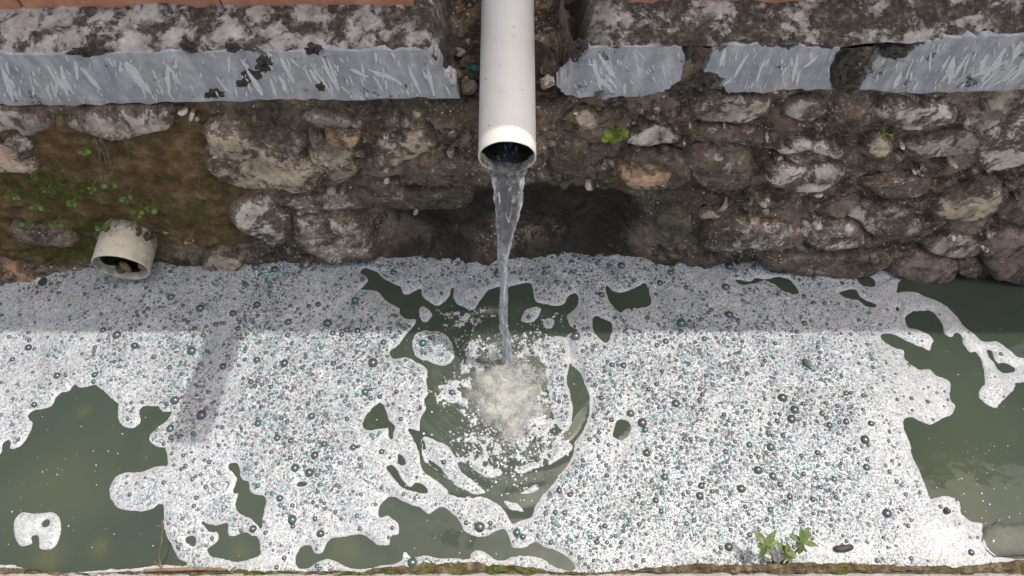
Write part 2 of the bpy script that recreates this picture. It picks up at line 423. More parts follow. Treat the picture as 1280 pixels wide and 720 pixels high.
def mat_bubble():
    t = NT('bubble_film')
    c = t.attr('tint', 'Color')
    n = t.rng(t.noise(160, 3), 0.3, 0.7, 0.7, 1.3)
    b = t.mix(1.0, c, n, 'MULTIPLY')
    lw = t.n.new('ShaderNodeLayerWeight'); lw.inputs[0].default_value = 0.35
    b = t.mix(t.rng(lw.outputs['Facing'], 0.15, 0.75), t.mix(0.09, b, (0.40, 0.41, 0.42)), t.mix(1.0, b, (0.55, 0.55, 0.55), 'MULTIPLY'))
    t.P(Base_Color=b, Roughness=0.2, IOR=1.4)
    t.b.inputs['Coat Weight'].default_value = 1.0; t.b.inputs['Coat Roughness'].default_value = 0.26; t.b.inputs['Coat IOR'].default_value = 1.7
    t.b.inputs['Thin Film Thickness'].default_value = 420
    t.set(t.b.inputs['Thin Film Thickness'], t.rng(t.noise(70, 2), 0.3, 0.7, 260, 620))
    t.b.inputs['Thin Film IOR'].default_value = 1.36
    return t.m

def mat_stream():
    t = NT('clear_water')
    st = t.scale(t.pos, (110, 60, 22))
    n = t.noise(1.0, 5, 0.6, 0.8, vec=st)
    t.P(Base_Color=(0.93, 0.96, 1.0), Roughness=0.02, IOR=1.333, Normal=t.bump(n, 0.5, 0.008))
    t.b.inputs['Transmission Weight'].default_value = 1.0
    air_glint = t.n.new('ShaderNodeBsdfPrincipled'); air_glint.inputs['Base Color'].default_value = (0.84, 0.86, 0.88, 1)  # white share: trapped air plus painted bright streaks and rims
    air_glint.inputs['Roughness'].default_value = 0.12
    t.l.new(t.bump(n, 1.0, 0.015), air_glint.inputs['Normal'])
    ms = t.n.new('ShaderNodeMixShader')
    f = t.math('ADD', t.rng(n, 0.54, 0.70, 0.05, 0.55), t.math('MULTIPLY', t.attr('air_glint'), t.rng(n, 0.35, 0.6, 0.2, 0.9)), clamp=True)
    t.l.new(f, ms.inputs[0]); t.l.new(t.b.outputs[0], ms.inputs[1]); t.l.new(air_glint.outputs[0], ms.inputs[2])
    t.l.new(ms.outputs[0], t.out.inputs['Surface'])
    return t.m

def mat_splash():
    t = NT('aerated_water')
    v = t.voro(150)
    b = t.ramp(t.noise(30, 6, 0.7), [(0.3, (0.28, 0.29, 0.245)), (0.5, (0.38, 0.385, 0.34)), (0.72, (0.55, 0.55, 0.52))])
    b = t.mix(t.rng(v['Distance'], 0.1, 0.6, 0.25, 0.0), b, (0.85, 0.85, 0.85))
    h = t.math('ADD', t.noise(60, 6, 0.7), t.math('MULTIPLY', t.rng(v['Distance'], 0, 0.5, 1, 0), 0.6))
    t.P(Base_Color=b, Roughness=0.2, IOR=1.333, Normal=t.bump(h, 0.35, 0.006))
    tr = t.n.new('ShaderNodeBsdfTransparent'); ms = t.n.new('ShaderNodeMixShader')
    a = t.math('ADD', t.attr('dens'), t.math('MULTIPLY', t.math('SUBTRACT', t.noise(48, 6, 0.72), 0.5), 0.9))
    t.l.new(t.rng(a, 0.12, 0.85, 0.0, 0.95), ms.inputs[0]); t.l.new(tr.outputs[0], ms.inputs[1]); t.l.new(t.b.outputs[0], ms.inputs[2]); t.l.new(ms.outputs[0], t.out.inputs[0])
    return t.m

def mat_plain(name, c1, c2, sc=40, rough=0.7, trans=0.0, bump=0.3):
    t = NT(name)
    b = t.mix(t.rng(t.noise(sc, 5, 0.65), 0.32, 0.68), c1, c2)
    t.P(Base_Color=b, Roughness=rough, Normal=t.bump(t.noise(sc * 2.5, 4), bump, 0.002))
    if trans:
        tr = t.n.new('ShaderNodeBsdfTranslucent'); t.l.new(b, tr.inputs[0])
        ms = t.n.new('ShaderNodeMixShader'); ms.inputs[0].default_value = trans
        t.l.new(t.b.outputs[0], ms.inputs[1]); t.l.new(tr.outputs[0], ms.inputs[2]); t.l.new(ms.outputs[0], t.out.inputs[0])
    return t.m

def mat_bank():
    t = NT('bank_concrete')
    b = t.ramp(t.noise(40, 7, 0.7), [(0.3, (0.26, 0.25, 0.225)), (0.55, (0.42, 0.41, 0.385)), (0.75, (0.55, 0.54, 0.52))])
    b = t.mix(t.rng(t.noise(14, 8, 0.75), 0.55, 0.64, 0, 0.7), b, (0.10, 0.088, 0.068))
    t.P(Base_Color=b, Roughness=0.92, Normal=t.bump(t.noise(80, 6, 0.7), 0.7, 0.006)); return t.m

def mat_soil():
    t = NT('mossy_soil')
    b = t.ramp(t.noise(60, 6, 0.7), [(0.3, (0.04, 0.027, 0.013)), (0.48, (0.15, 0.108, 0.058)), (0.66, (0.34, 0.275, 0.175))])
    b = t.mix(t.rng(t.math('ADD', t.noise(16, 7, 0.72), t.math('MULTIPLY', t.attr('moss'), 0.16)), 0.53, 0.64), b, t.ramp(t.noise(140, 4), [(0.3, (0.045, 0.055, 0.008)), (0.7, (0.18, 0.19, 0.03))]))
    t.P(Base_Color=b, Roughness=0.95, Normal=t.bump(t.noise(150, 6, 0.75), 1.0, 0.006)); return t.m

M = dict(wall=mat_wall(), coping=mat_coping(), slate=mat_slate(), streak=mat_streak(), terra=mat_terracotta(),
         pvc=mat_pvc('pvc_white'), pvc_old=mat_pvc('pvc_stained', (0.84, 0.775, 0.61), 0.40), algae=mat_algae(), water=mat_water(),
         foam=mat_foam(), bubble=mat_bubble(), stream=mat_stream(), splash=mat_splash(), bank=mat_bank(), soil=mat_soil(),
         leaf=mat_plain('leaf_green', (0.12, 0.27, 0.03), (0.24, 0.42, 0.08), 60, 0.5, 0.35),
         clover=mat_plain('leaf_yellow_green', (0.20, 0.30, 0.03), (0.36, 0.44, 0.06), 60, 0.5, 0.35),
         weed=mat_plain('weed_leaf', (0.15, 0.22, 0.06), (0.30, 0.37, 0.14), 50, 0.5, 0.4),
         stem=mat_plain('stem', (0.10, 0.075, 0.03), (0.17, 0.14, 0.05), 60, 0.7),
         root=mat_plain('dry_root', (0.085, 0.06, 0.04), (0.17, 0.13, 0.09), 60, 0.85),
         twig=mat_plain('twig', (0.15, 0.085, 0.045), (0.30, 0.20, 0.11), 50, 0.8),
         dleaf=mat_plain('dark_leaf', (0.030, 0.034, 0.030), (0.055, 0.06, 0.05), 60, 0.5),
         stick=mat_plain('wet_stick', (0.035, 0.036, 0.034), (0.08, 0.08, 0.075), 90, 0.6),
         tanleaf=mat_plain('tan_leaf', (0.26, 0.17, 0.075), (0.40, 0.28, 0.14), 40, 0.75),
         canopy=mat_plain('canopy_concrete', (0.36, 0.35, 0.33), (0.48, 0.47, 0.45), 12, 0.9),
         lichen=mat_plain('black_lichen', (0.016, 0.014, 0.012), (0.10, 0.085, 0.07), 120, 0.95, 0, 1.0),
         glass=mat_plain('green_shard', (0.0, 0.035, 0.03), (0.01, 0.08, 0.065), 40, 0.15))

# ------------------------------------------------------------------ the wall's shape
WL = np.array([(-120, 356), (0, 350), (60, 344), (110, 340), (200, 337), (300, 335), (380, 330), (450, 326), (530, 328), (600, 333), (660, 326), (720, 326),
               (780, 323), (830, 329), (900, 333), (1000, 339), (1130, 343), (1200, 347), (1290, 349), (1400, 352)], float)
wlx, wly = on_z(WL[:, 0], WL[:, 1], 0.0)
ZB = 0.55      # foot of the slate band
def gz(x, z, px, py, rx, ry, Y=1.05):
    cx, cz = on_y(px, py, Y); sx = rx * 1.9 / FPX; sz = ry * 1.9 / FPX / 0.54
    return np.exp(-(((x - cx) / sx) ** 2 + ((z - cz) / sz) ** 2))
def wall_y(x, z):
    x = np.asarray(x, float); z = np.asarray(z, float)
    foot = np.interp(x, wlx, wly)
    k = np.clip(z / ZB, 0, 1)
    Y = foot * (1 - k) + 1.105 * k + 0.012 * np.sin(k * math.pi)
    # dark hollow behind the falling water
    Y = Y + 0.085 * np.clip(1.3 * gz(x, z, 545, 305, 75, 26) + 1.3 * gz(x, z, 730, 300, 80, 30) + 0.9 * gz(x, z, 640, 292, 60, 20), 0, 1) * sst(-0.03, 0.05, z)
    # mud cushion on the left, hollow round the stub pipe
    Y = Y - 0.035 * np.clip(gz(x, z, 120, 215, 120, 40) + gz(x, z, 235, 255, 60, 40), 0, 1)
    Y = Y + 0.022 * gz(x, z, 158, 300, 50, 30)
    # slot for the pipe
    n = sst(-0.165, -0.115, x) * sst(0.125, 0.075, x)
    Y = Y + n * np.clip((z - 0.555) / 0.075, 0, 1.6) * 0.20
    return Y

def on_wall(px, py, off=0.0):
    Y = 1.05
    for _ in range(6):
        x, z = on_y(px, py, Y); Y = wall_y(x, z) - off
    return x, Y, z

wall = thing('stone_wall', 'old rubble stone wall with grey slate band and crusty mortar coping along the channel', 'wall', (0, 1.05, 0))
nx, nz = 1000, 240
gx = np.linspace(-1.75, 1.75, nx); gzv = np.linspace(-0.10, 0.70, nz)
X, Z = np.meshgrid(gx, gzv)
Yb = wall_y(X, Z)
d1, d2 = cell(X * 13 + 0.6 * vnoise(X * 9, Z * 9, 0, 4), Z * 21 + 0.6 * vnoise(X * 9, Z * 9, 3, 5), 3)
lump = np.clip(d2 - d1, 0, 0.35) / 0.35
d1s, d2s = cell(X * 42, Z * 60, 8); peb = np.clip(0.5 - d1s, 0, 0.5)
mask = sst(ZB + 0.03, ZB - 0.02, Z)
mudz = np.clip(gz(X, Z, 110, 235, 140, 55) + gz(X, Z, 235, 250, 60, 60), 0, 1)
Yd = Yb - mask * (1 - 0.55 * mudz) * (0.009 * lump + 0.018 * fbm(X * 6, Z * 9, 0, 5, 11) + 0.016 * peb * sst(-0.2, 0.3, vnoise(X * 8, Z * 8, 2, 9))) - 0.0065 * fbm(X * 40, Z * 50, 0, 4, 21) + 0.007
# shelf under the band throws a lip
Yd -= 0.012 * np.exp(-((Z - ZB + 0.02) / 0.02) ** 2) * fbm(X * 5, Z * 2, 0, 3, 31)
V = np.stack([X, Yd, Z], -1).reshape(-1, 3)
mortar = mesh_obj('mortar', V - np.array([0, 0, 0]), grid_faces(nx, nz), M['wall'], wall, (0, 1.05, 0))
g = lambda *a: gz(X, Z, *a)
mud = 1.1 * np.clip(g(110, 235, 140, 55) + g(235, 250, 60, 60) + 0.8 * g(40, 300, 90, 30) + 0.7 * g(230, 190, 40, 40), 0, 1)
mud = mud + 0.35 * g(760, 250, 90, 40)
moss = 0.10 * sst(-.5, -1.0, X) + 0.62 * g(110, 310, 140, 26) + 0.35 * g(245, 268, 45, 18) + 0.45 * g(30, 240, 60, 30) + 0.38 * g(520, 262, 70, 14) + 0.32 * g(740, 240, 70, 40) + 0.36 * g(790, 268, 60, 14) + 0.35 * g(880, 320, 30, 14) + 0.42 * g(150, 245, 110, 34) + 0.4 * g(250, 200, 20, 40)
wet = 0.95 * np.clip(g(545, 300, 80, 28) + g(735, 300, 85, 30) + 0.6 * g(640, 270, 90, 25), 0, 1) + 0.5 * sst(0.06, 0.0, Z) + 0.4 * g(240, 305, 50, 25)  # hollows painted dark for their shade, plus damp stone at the waterline
pale = sum(a * g(*q) for a, q in ((0.6, (330, 278, 38, 26)), (0.5, (275, 322, 26, 12)), (0.5, (500, 185, 40, 22)), (0.4, (815, 170, 40, 9)), (0.35, (910, 135, 60, 14)),
     (0.45, (1005, 135, 40, 14)), (0.55, (1145, 148, 55, 22)), (0.75, (1250, 172, 40, 38)), (0.45, (1112, 290, 22, 26)), (0.4, (1195, 305, 50, 12)), (0.3, (835, 280, 14, 18)),
     (0.45, (890, 266, 20, 5)), (0.4, (1098, 180, 16, 12)), (0.35, (150, 150, 60, 14)), (0.3, (40, 145, 40, 14)), (0.32, (1215, 250, 50, 22)), (0.25, (420, 155, 40, 12)), (0.3, (1070, 240, 40, 10))))
crust_a = np.clip(1 - mud, 0, 1)
for nme, ar in (('mud', mud), ('moss', moss), ('wet', wet), ('pale', pale), ('crust', crust_a)):
    fattr(mortar, nme, ar)

# ------------------------------------------------------------------ stones set in the wall
SM = dict(
    grey=mat_stone('stone_grey', (0.21, 0.19, 0.16), (0.36, 0.33, 0.285), 0.5, 0.42, 0, 1),
    beige=mat_stone('stone_beige', (0.26, 0.21, 0.15), (0.40, 0.34, 0.26), 0.45, 0.34, 0, 2),
    pale=mat_stone('stone_pale', (0.35, 0.32, 0.275), (0.50, 0.47, 0.42), 0.6, 0.30, 0, 3),
    pink=mat_stone('stone_pink', (0.33, 0.225, 0.165), (0.45, 0.34, 0.27), 0.45, 0.25, 0, 4),
    mauve=mat_stone('stone_mauve', (0.115, 0.088, 0.076), (0.185, 0.148, 0.128), 0.35, 0.32, 0, 5),
    dark=mat_stone('stone_dark', (0.065, 0.053, 0.040), (0.15, 0.125, 0.095), 0.5, 0.5, 0.2, 6),
    lich=mat_stone('stone_lichen', (0.10, 0.082, 0.062), (0.20, 0.17, 0.135), 0.72, 0.52, 0, 7),
    tan=mat_stone('stone_tan', (0.30, 0.20, 0.125), (0.40, 0.285, 0.19), 0.2, 0.08, 0, 8),
    orange=mat_stone('stone_orange', (0.26, 0.14, 0.075), (0.36, 0.22, 0.13), 0.3, 0.35, 0.1, 9),
    brown=mat_stone('stone_brown', (0.050, 0.032, 0.016), (0.11, 0.075, 0.035), 0.2, 0.35, 0.45, 10),
    moss=mat_stone('stone_mossy', (0.075, 0.065, 0.045), (0.15, 0.13, 0.095), 0.35, 0.45, 0.55, 11))

def stone_mesh(name, outline, thick, mat, parent, seed, p=2.4, rough=1.0, surf=on_wall, n=2):
    o_ = np.array(outline, float); ctr = o_.mean(0); amp = 0.09 * np.ptp(o_, axis=0)
    o_ = o_ + np.stack([vnoise(o_[:, 0] * .3 + seed, o_[:, 1] * .3, 0, seed), vnoise(o_[:, 0] * .3, o_[:, 1] * .3 + seed, 4, seed)], -1) * amp
    c = catmull(o_, max(n, 3) if n > 1 else 1)
    if n > 1: c = c + 1.5 * np.stack([vnoise(c[:, 0] * .22, c[:, 1] * .22, seed, 5), vnoise(c[:, 0] * .22, c[:, 1] * .22, seed + 9, 6)], -1)
    if len(c) < 12: c = catmull(o_, 2)
    x, y, z = surf(c[:, 0], c[:, 1], thick * 0.55)
    xc, zc = x.mean(), z.mean(); yc = float(np.mean(y)) + thick * 0.55
    N = len(c); rings = [1.06, 1.0, 0.95, 0.88, 0.78, 0.65, 0.48, 0.28, 0.1]
    V = []; rimv = []
    for r in rings:
        vx = xc + (x - xc) * r; vz = zc + (z - zc) * r
        yy = wall_y(vx, vz)
        pr = thick * (1 - min(r, 1.0) ** p) ** 0.6 if r < 1 else (-0.012 if r > 1 else 0.0)
        nz_ = rough * (0.38 * thick * fbm(vx * 14 + seed, vz * 17, seed, 4, seed) + 0.0055 * fbm(vx * 55, vz * 65, seed, 3, seed + 3))
        V.append(np.stack([vx, yy - pr - nz_ - 0.005, vz], -1)); rimv += [0.12 + max(0.0, (r - 0.6) / 0.5)] * N
    V = np.vstack(V); F = []
    for i in range(len(rings) - 1):
        for k in range(N):
            F.append((i * N + k, (i + 1) * N + k, (i + 1) * N + (k + 1) % N, i * N + (k + 1) % N))
    F.append(tuple((len(rings) - 1) * N + k for k in range(N))[::-1])
    # orientation
    ob = mesh_obj(name, V, F, mat, parent, (float(xc), float(yc), float(zc)))
    fattr(ob, 'rim', rimv)
    import bmesh
    bm = bmesh.new(); bm.from_mesh(ob.data); bmesh.ops.recalc_face_normals(bm, faces=bm.faces); bm.to_mesh(ob.data); bm.free()
    return ob

STONES = [
 ('pink', .040, [(-30, 178), (5, 182), (30, 186), (44, 192), (49, 206), (40, 213), (0, 214), (-30, 213)]),
 ('pale', .030, [(8, 172), (28, 165), (42, 176), (41, 187), (22, 184), (10, 180)]),
 ('grey', .036, [(86, 152), (112, 140), (160, 136), (212, 136), (220, 152), (208, 163), (186, 163), (165, 172), (132, 174), (108, 168)]),
 ('grey', .026, [(-20, 138), (20, 135), (58, 140), (72, 155), (50, 164), (20, 162), (-20, 166)]),
 ('mauve', .040, [(15, 279), (25, 276), (45, 282), (75, 288), (95, 300), (86, 307), (52, 306), (28, 301), (16, 291)]),
 ('orange', .030, [(-30, 328), (8, 327), (28, 338), (44, 346), (38, 356), (-30, 356)]),
 ('beige', .045, [(250, 176), (262, 162), (296, 158), (322, 172), (345, 194), (372, 196), (400, 206), (408, 226), (392, 236), (362, 240), (318, 237), (282, 231), (262, 214)]),
 ('lich', .035, [(308, 168), (335, 162), (368, 164), (382, 178), (374, 194), (350, 197), (325, 186)]),
 ('beige', .034, [(384, 176), (400, 168), (424, 180), (448, 206), (447, 224), (420, 230), (404, 214), (390, 204)]),
 ('pale', .030, [(288, 262), (312, 250), (345, 254), (364, 268), (360, 292), (342, 312), (318, 298), (296, 284)]),
 ('beige', .024, [(252, 330), (262, 314), (284, 310), (300, 324), (303, 336), (276, 340)]),
 ('lich', .060, [(366, 288), (380, 270), (412, 264), (452, 268), (472, 284), (474, 308), (455, 322), (420, 325), (392, 318), (372, 304)]),
 ('lich', .030, [(345, 248), (380, 240), (430, 238), (468, 244), (462, 258), (420, 263), (378, 264), (352, 258)]),
 ('beige', .028, [(464, 182), (480, 168), (512, 160), (540, 164), (545, 180), (522, 194), (505, 206), (482, 212), (466, 200)]),
 ('grey', .026, [(372, 146), (398, 138), (430, 142), (452, 150), (448, 160), (420, 160), (390, 157)]),
 ('dark', .045, [(500, 208), (520, 194), (552, 192), (580, 202), (590, 216), (572, 230), (538, 234), (510, 224)]),
 ('dark', .030, [(460, 228), (500, 236), (560, 240), (590, 250), (560, 260), (500, 262), (462, 252)]),
 ('brown', .050, [(586, 318), (600, 300), (640, 292), (676, 300), (690, 318), (684, 338), (640, 342), (592, 340)]),
 ('dark', .050, [(764, 206), (780, 190), (812, 184), (842, 194), (864, 212), (858, 230), (826, 236), (786, 232)]),
 ('pale', .024, [(782, 172), (800, 162), (822, 156), (842, 164), (848, 174), (822, 178), (795, 178)]),
 ('beige', .022, [(718, 146), (730, 138), (746, 144), (744, 156), (728, 158)]),
 ('moss', .032, [(690, 180), (712, 170), (736, 178), (742, 200), (730, 222), (706, 226), (690, 208)]),
 ('grey', .026, [(860, 132), (882, 120), (930, 118), (962, 128), (960, 146), (920, 152), (880, 150)]),
 ('lich', .062, [(874, 292), (884, 278), (912, 271), (950, 275), (990, 283), (1008, 292), (996, 304), (960, 308), (920, 313), (888, 309)]),
 ('lich', .058, [(998, 290), (1018, 278), (1046, 274), (1070, 280), (1083, 294), (1076, 306), (1048, 311), (1014, 306)]),
 ('pale', .044, [(955, 212), (970, 201), (998, 204), (1028, 202), (1048, 206), (1054, 218), (1036, 234), (1000, 240), (970, 232)]),
 ('dark', .026, [(978, 192), (1000, 184), (1030, 186), (1042, 196), (1028, 205), (995, 206)]),
 ('pale', .030, [(968, 186), (980, 178), (1005, 174), (1034, 176), (1052, 188), (1050, 196), (1030, 186), (998, 184), (975, 190)]),
 ('grey', .026, [(974, 138), (990, 124), (1020, 122), (1036, 134), (1024, 148), (994, 150)]),
 ('pale', .042, [(1098, 142), (1112, 130), (1150, 126), (1186, 132), (1198, 146), (1182, 160), (1152, 167), (1116, 162)]),
 ('beige', .028, [(1082, 176), (1096, 168), (1112, 172), (1114, 186), (1100, 192), (1086, 188)]),
 ('grey', .040, [(1126, 178), (1160, 172), (1190, 162), (1224, 164), (1236, 176), (1216, 190), (1176, 194), (1140, 190)]),
 ('pale', .050, [(1218, 196), (1228, 172), (1248, 150), (1274, 136), (1310, 134), (1310, 200), (1270, 208), (1246, 212), (1226, 208)]),
 ('beige', .048, [(1164, 270), (1182, 248), (1208, 228), (1232, 218), (1254, 226), (1260, 246), (1240, 264), (1206, 274), (1180, 280)]),
 ('dark', .040, [(1080, 230), (1100, 220), (1132, 216), (1160, 222), (1164, 236), (1136, 246), (1100, 246)]),
 ('grey', .032, [(1154, 306), (1180, 296), (1216, 296), (1232, 308), (1216, 320), (1176, 318)]),
 ('mauve', .048, [(1114, 338), (1134, 322), (1168, 316), (1194, 322), (1198, 338), (1180, 350), (1140, 352)]),
 ('mauve', .062, [(1226, 318), (1236, 298), (1262, 284), (1310, 282), (1310, 350), (1260, 352), (1234, 342)]),
 ('moss', .030, [(1196, 330), (1208, 320), (1224, 322), (1228, 340), (1212, 348), (1198, 342)]),
 ('dark', .038, [(950, 322), (990, 314), (1050, 316), (1108, 318), (1116, 332), (1090, 344), (1020, 344), (960, 338)]),
 ('beige', .020, [(870, 268), (884, 262), (900, 260), (908, 250), (912, 258), (900, 268), (882, 272)]),
 ('mauve', .036, [(1246, 258), (1270, 246), (1310, 250), (1310, 276), (1276, 280), (1252, 274)]),
 ('grey', .030, [(1050, 262), (1090, 256), (1140, 262), (1150, 284), (1120, 300), (1092, 292), (1066, 276)]),
 ('moss', .030, [(820, 268), (840, 258), (862, 272), (862, 292), (842, 302), (824, 292)]),
 ('dark', .034, [(860, 196), (890, 178), (930, 182), (946, 206), (930, 228), (892, 236), (866, 220)]),
 ('dark', .030, [(870, 160), (910, 156), (950, 160), (962, 176), (930, 180), (890, 176)]),
]
for i, (m, th, pts) in enumerate(STONES):
    stone_mesh('stone', pts, th * 0.42, SM[m], wall, i + 1, p=4.2 + (i % 4) * 1.2, rough=1.45)
# broken fresh faces and small chips lying against the wall
chip = stone_mesh('stone_chip', [(774, 210), (790, 203), (815, 206), (838, 209), (843, 219), (836, 228), (806, 229), (782, 225)], .056, SM['tan'], wall, 77, p=6, rough=0.25)
chip['label'] = 'tan broken face of a dark stone'
stone_mesh('stone_chip', [(403, 160), (412, 164), (430, 167), (449, 166), (445, 177), (432, 181), (414, 175)], .045, SM['tan'], wall, 78, p=5, rough=0.3)
for k in range(150):
    px, py = rng.uniform(330, 1280), rng.uniform(128, 330)
    if 470 < px < 800 and py > 245: continue
    s = rng.uniform(3.0, 7.5); a0 = rng.uniform(0, 6)
    pts = [(px + s * rng.uniform(.7, 1.5) * math.cos(a0 + q * 1.05), py + s * rng.uniform(.5, .9) * math.sin(a0 + q * 1.05)) for q in range(6)]
    stone_mesh('pebble', pts, rng.uniform(.012, .024), SM[['grey', 'lich', 'dark', 'beige', 'dark', 'lich', 'pale'][k % 7]], wall, 100 + k, n=1)

for k, (px, py) in enumerate([(400, 199), (408, 202), (288, 205), (270, 192), (345, 222), (322, 205), (318, 146), (142, 138), (170, 146), (228, 140), (240, 143), (234, 150), (246, 148), (862, 155), (858, 168), (855, 178), (905, 155), (1000, 165), (1142, 212), (1150, 214),
        (1128, 208), (1135, 222), (1138, 232), (1110, 190), (1190, 170), (1192, 204), (1200, 200), (1110, 285), (1112, 295), (1118, 278), (1012, 252), (1020, 256), (1010, 264), (845, 160), (820, 172), (790, 197), (806, 196), (880, 210), (1046, 232), (985, 178), (720, 138), (760, 132), (800, 136), (1236, 210), (1245, 205), (480, 166), (530, 200), (545, 206), (520, 262), (440, 290), (395, 285), (415, 300)]):
    a0 = rng.uniform(-0.6, 2.2); L = rng.uniform(2.5, 6.5); W_ = rng.uniform(1.3, 3.4); pts = []
    if k % 3 == 2: continue
    for q in range(8):
        u, w = L * math.cos(q * .785) * rng.uniform(.7, 1.1), W_ * math.sin(q * .785) * rng.uniform(.7, 1.2)
        pts.append((px + math.cos(a0) * u - math.sin(a0) * w, py + math.sin(a0) * u + math.cos(a0) * w))
    stone_mesh('lime_fleck', pts, .011, SM['pale'], wall, 500 + k, p=5, rough=1.2, n=1)

# ------------------------------------------------------------------ slate band panels with white streaks
YP = 1.094
def panel(outline, seed, streak_dir, nst):
    c = np.array(outline, float); c = np.array([a + (b_ - a) * k / 6 for a, b_ in zip(c, np.roll(c, -1, 0)) for k in range(6)])
    c = c + np.stack([vnoise(c[:, 0] * .09, c[:, 1] * .09, 0, seed), vnoise(c[:, 0] * .09, c[:, 1] * .09, 5, seed)], -1) * 2.0 * (c[:, 0:1] > -20)
    c = c + np.stack([fbm(c[:, 0] * .35, c[:, 1] * .35, 2, 2, seed + 7), fbm(c[:, 0] * .35, c[:, 1] * .35, 7, 2, seed + 8)], -1) * 2.6 * (c[:, 0:1] > -20)
    x, z = on_y(c[:, 0], c[:, 1], YP)
    N = len(c); xc, zc = x.mean(), z.mean()
    # constrained fill: outline front face + bevel + side skirt
    cen = np.array([xc, zc]); P2 = np.stack([x, z], -1)
    d = np.roll(P2, -1, 0) - np.roll(P2, 1, 0); nrm = np.stack([-d[:, 1], d[:, 0]], -1); nrm /= np.linalg.norm(nrm, axis=1)[:, None] + 1e-9
    area = 0.5 * np.sum(x * np.roll(z, -1) - np.roll(x, -1) * z)
    if area < 0: nrm = -nrm
    inn = P2 + nrm * 0.0007
    V = np.vstack([np.column_stack([inn[:, 0], np.full(N, YP), inn[:, 1]]),
                   np.column_stack([x, np.full(N, YP + 0.003), z]),
                   np.column_stack([x, np.full(N, YP + 0.04), z])])
    F = [tuple(range(N))]
    for k in range(N):
        j = (k + 1) % N
        F.append((k, j, N + j, N + k)); F.append((N + k, N + j, 2 * N + j, 2 * N + k))
    ob = mesh_obj('slate_panel', V, F, M['slate'], wall, (float(xc), YP, float(zc)), smooth=False)
    import bmesh
    bm = bmesh.new(); bm.from_mesh(ob.data)
    bmesh.ops.triangulate(bm, faces=[f for f in bm.faces if len(f.verts) > 4])
    bmesh.ops.recalc_face_normals(bm, faces=bm.faces); bm.to_mesh(ob.data); bm.free()
    ed = np.concatenate([np.ones(N), np.ones(N), np.ones(N)]); fattr(ob, 'edge', ed * 0.3)
    # streaks: thin lens-shaped flakes standing just proud of the panel
    parts = []
    lo, hi = c.min(0), c.max(0)
    def inside(px, py):
        q = False
        for k in range(N):
            x1, y1 = c[k]; x2, y2 = c[(k + 1) % N]
            if (y1 > py) != (y2 > py) and px < (x2 - x1) * (py - y1) / (y2 - y1) + x1: q = not q
        return q
    got = 0; tries = 0
    while got < nst and tries < nst * 12:
        tries += 1
        px = rng.uniform(max(lo[0], -40), min(hi[0], 1320)); py = rng.uniform(lo[1] + 4, hi[1] - 4)
        L = rng.choice([2, 4, 7, 13, 20, 27], p=[.30, .24, .18, .14, .09, .05]); W = L * (rng.uniform(.03, .13) if rng.random() < .6 else rng.uniform(.13, .22)) + 0.45
        dx, dy = streak_dir(px); a = math.atan2(dy, dx) + rng.normal(0, .24)
        ux, uy = math.cos(a), math.sin(a)
        ends = [(px + ux * L * s, py + uy * L * s) for s in (-1.15, 1.15)] + [(px - uy * W * s, py + ux * W * s) for s in (-1.3, 1.3)]
        if not all(inside(*e) for e in ends): continue
        tt = np.linspace(0, 2 * math.pi, 10, endpoint=False)
        rr = rng.uniform(.45, 1.35, 10)
        u = np.cos(tt) * L * (0.85 + .15 * rr); w = np.sign(np.sin(tt)) * np.abs(np.sin(tt)) ** 1.4 * W * rr
        qx, qz = on_y(px + ux * u - uy * w, py + uy * u + ux * w, YP)
        top = np.column_stack([qx, np.full(10, YP - 0.0008 - got * 0.000012), qz]); bot = np.column_stack([qx, np.full(10, YP + 0.002), qz])
        Fq = [tuple(range(10))] + [(k, 10 + k, 10 + (k + 1) % 10, (k + 1) % 10) for k in range(10)]
        parts.append((np.vstack([top, bot]), Fq)); got += 1
    Vs, Fs = join(parts)
    st = mesh_obj('white_streak', Vs, Fs, M['streak'], ob, (float(xc), YP, float(zc)), smooth=False)
    st['kind'] = 'stuff'
    return ob
panel([(-60, 70), (0, 68), (100, 68), (180, 66), (270, 64), (340, 65), (420, 64), (480, 63), (538, 64), (546, 74), (553, 90), (566, 103), (577, 122), (520, 123), (440, 124), (370, 125), (300, 126), (220, 128), (150, 130), (80, 131), (0, 132), (-60, 133)],
      41, lambda px: (0.45, 1.0), 230)
panel([(697, 108), (708, 96), (722, 84), (730, 70), (738, 61), (770, 60), (810, 58), (850, 57), (858, 70), (854, 88), (850, 100), (836, 112), (810, 119), (770, 122), (735, 123), (705, 118)], 42, lambda px: (0.5, 1.0), 50)
panel([(880, 90), (886, 76), (893, 58), (915, 56), (945, 56), (972, 60), (985, 66), (1000, 56), (1030, 61), (1050, 60), (1045, 71), (1038, 82), (1036, 98), (1041, 112), (1010, 113), (980, 113), (940, 115), (910, 116), (899, 108), (908, 99), (900, 94)], 43, lambda px: (-0.25, 1.0), 60)
panel([(1073, 113), (1082, 98), (1090, 84), (1098, 68), (1112, 72), (1130, 74), (1142, 62), (1158, 53), (1180, 48), (1230, 46), (1280, 44), (1340, 42), (1340, 111), (1280, 112), (1230, 114), (1180, 115), (1120, 116)], 44, lambda px: (-0.55, 1.0), 150)

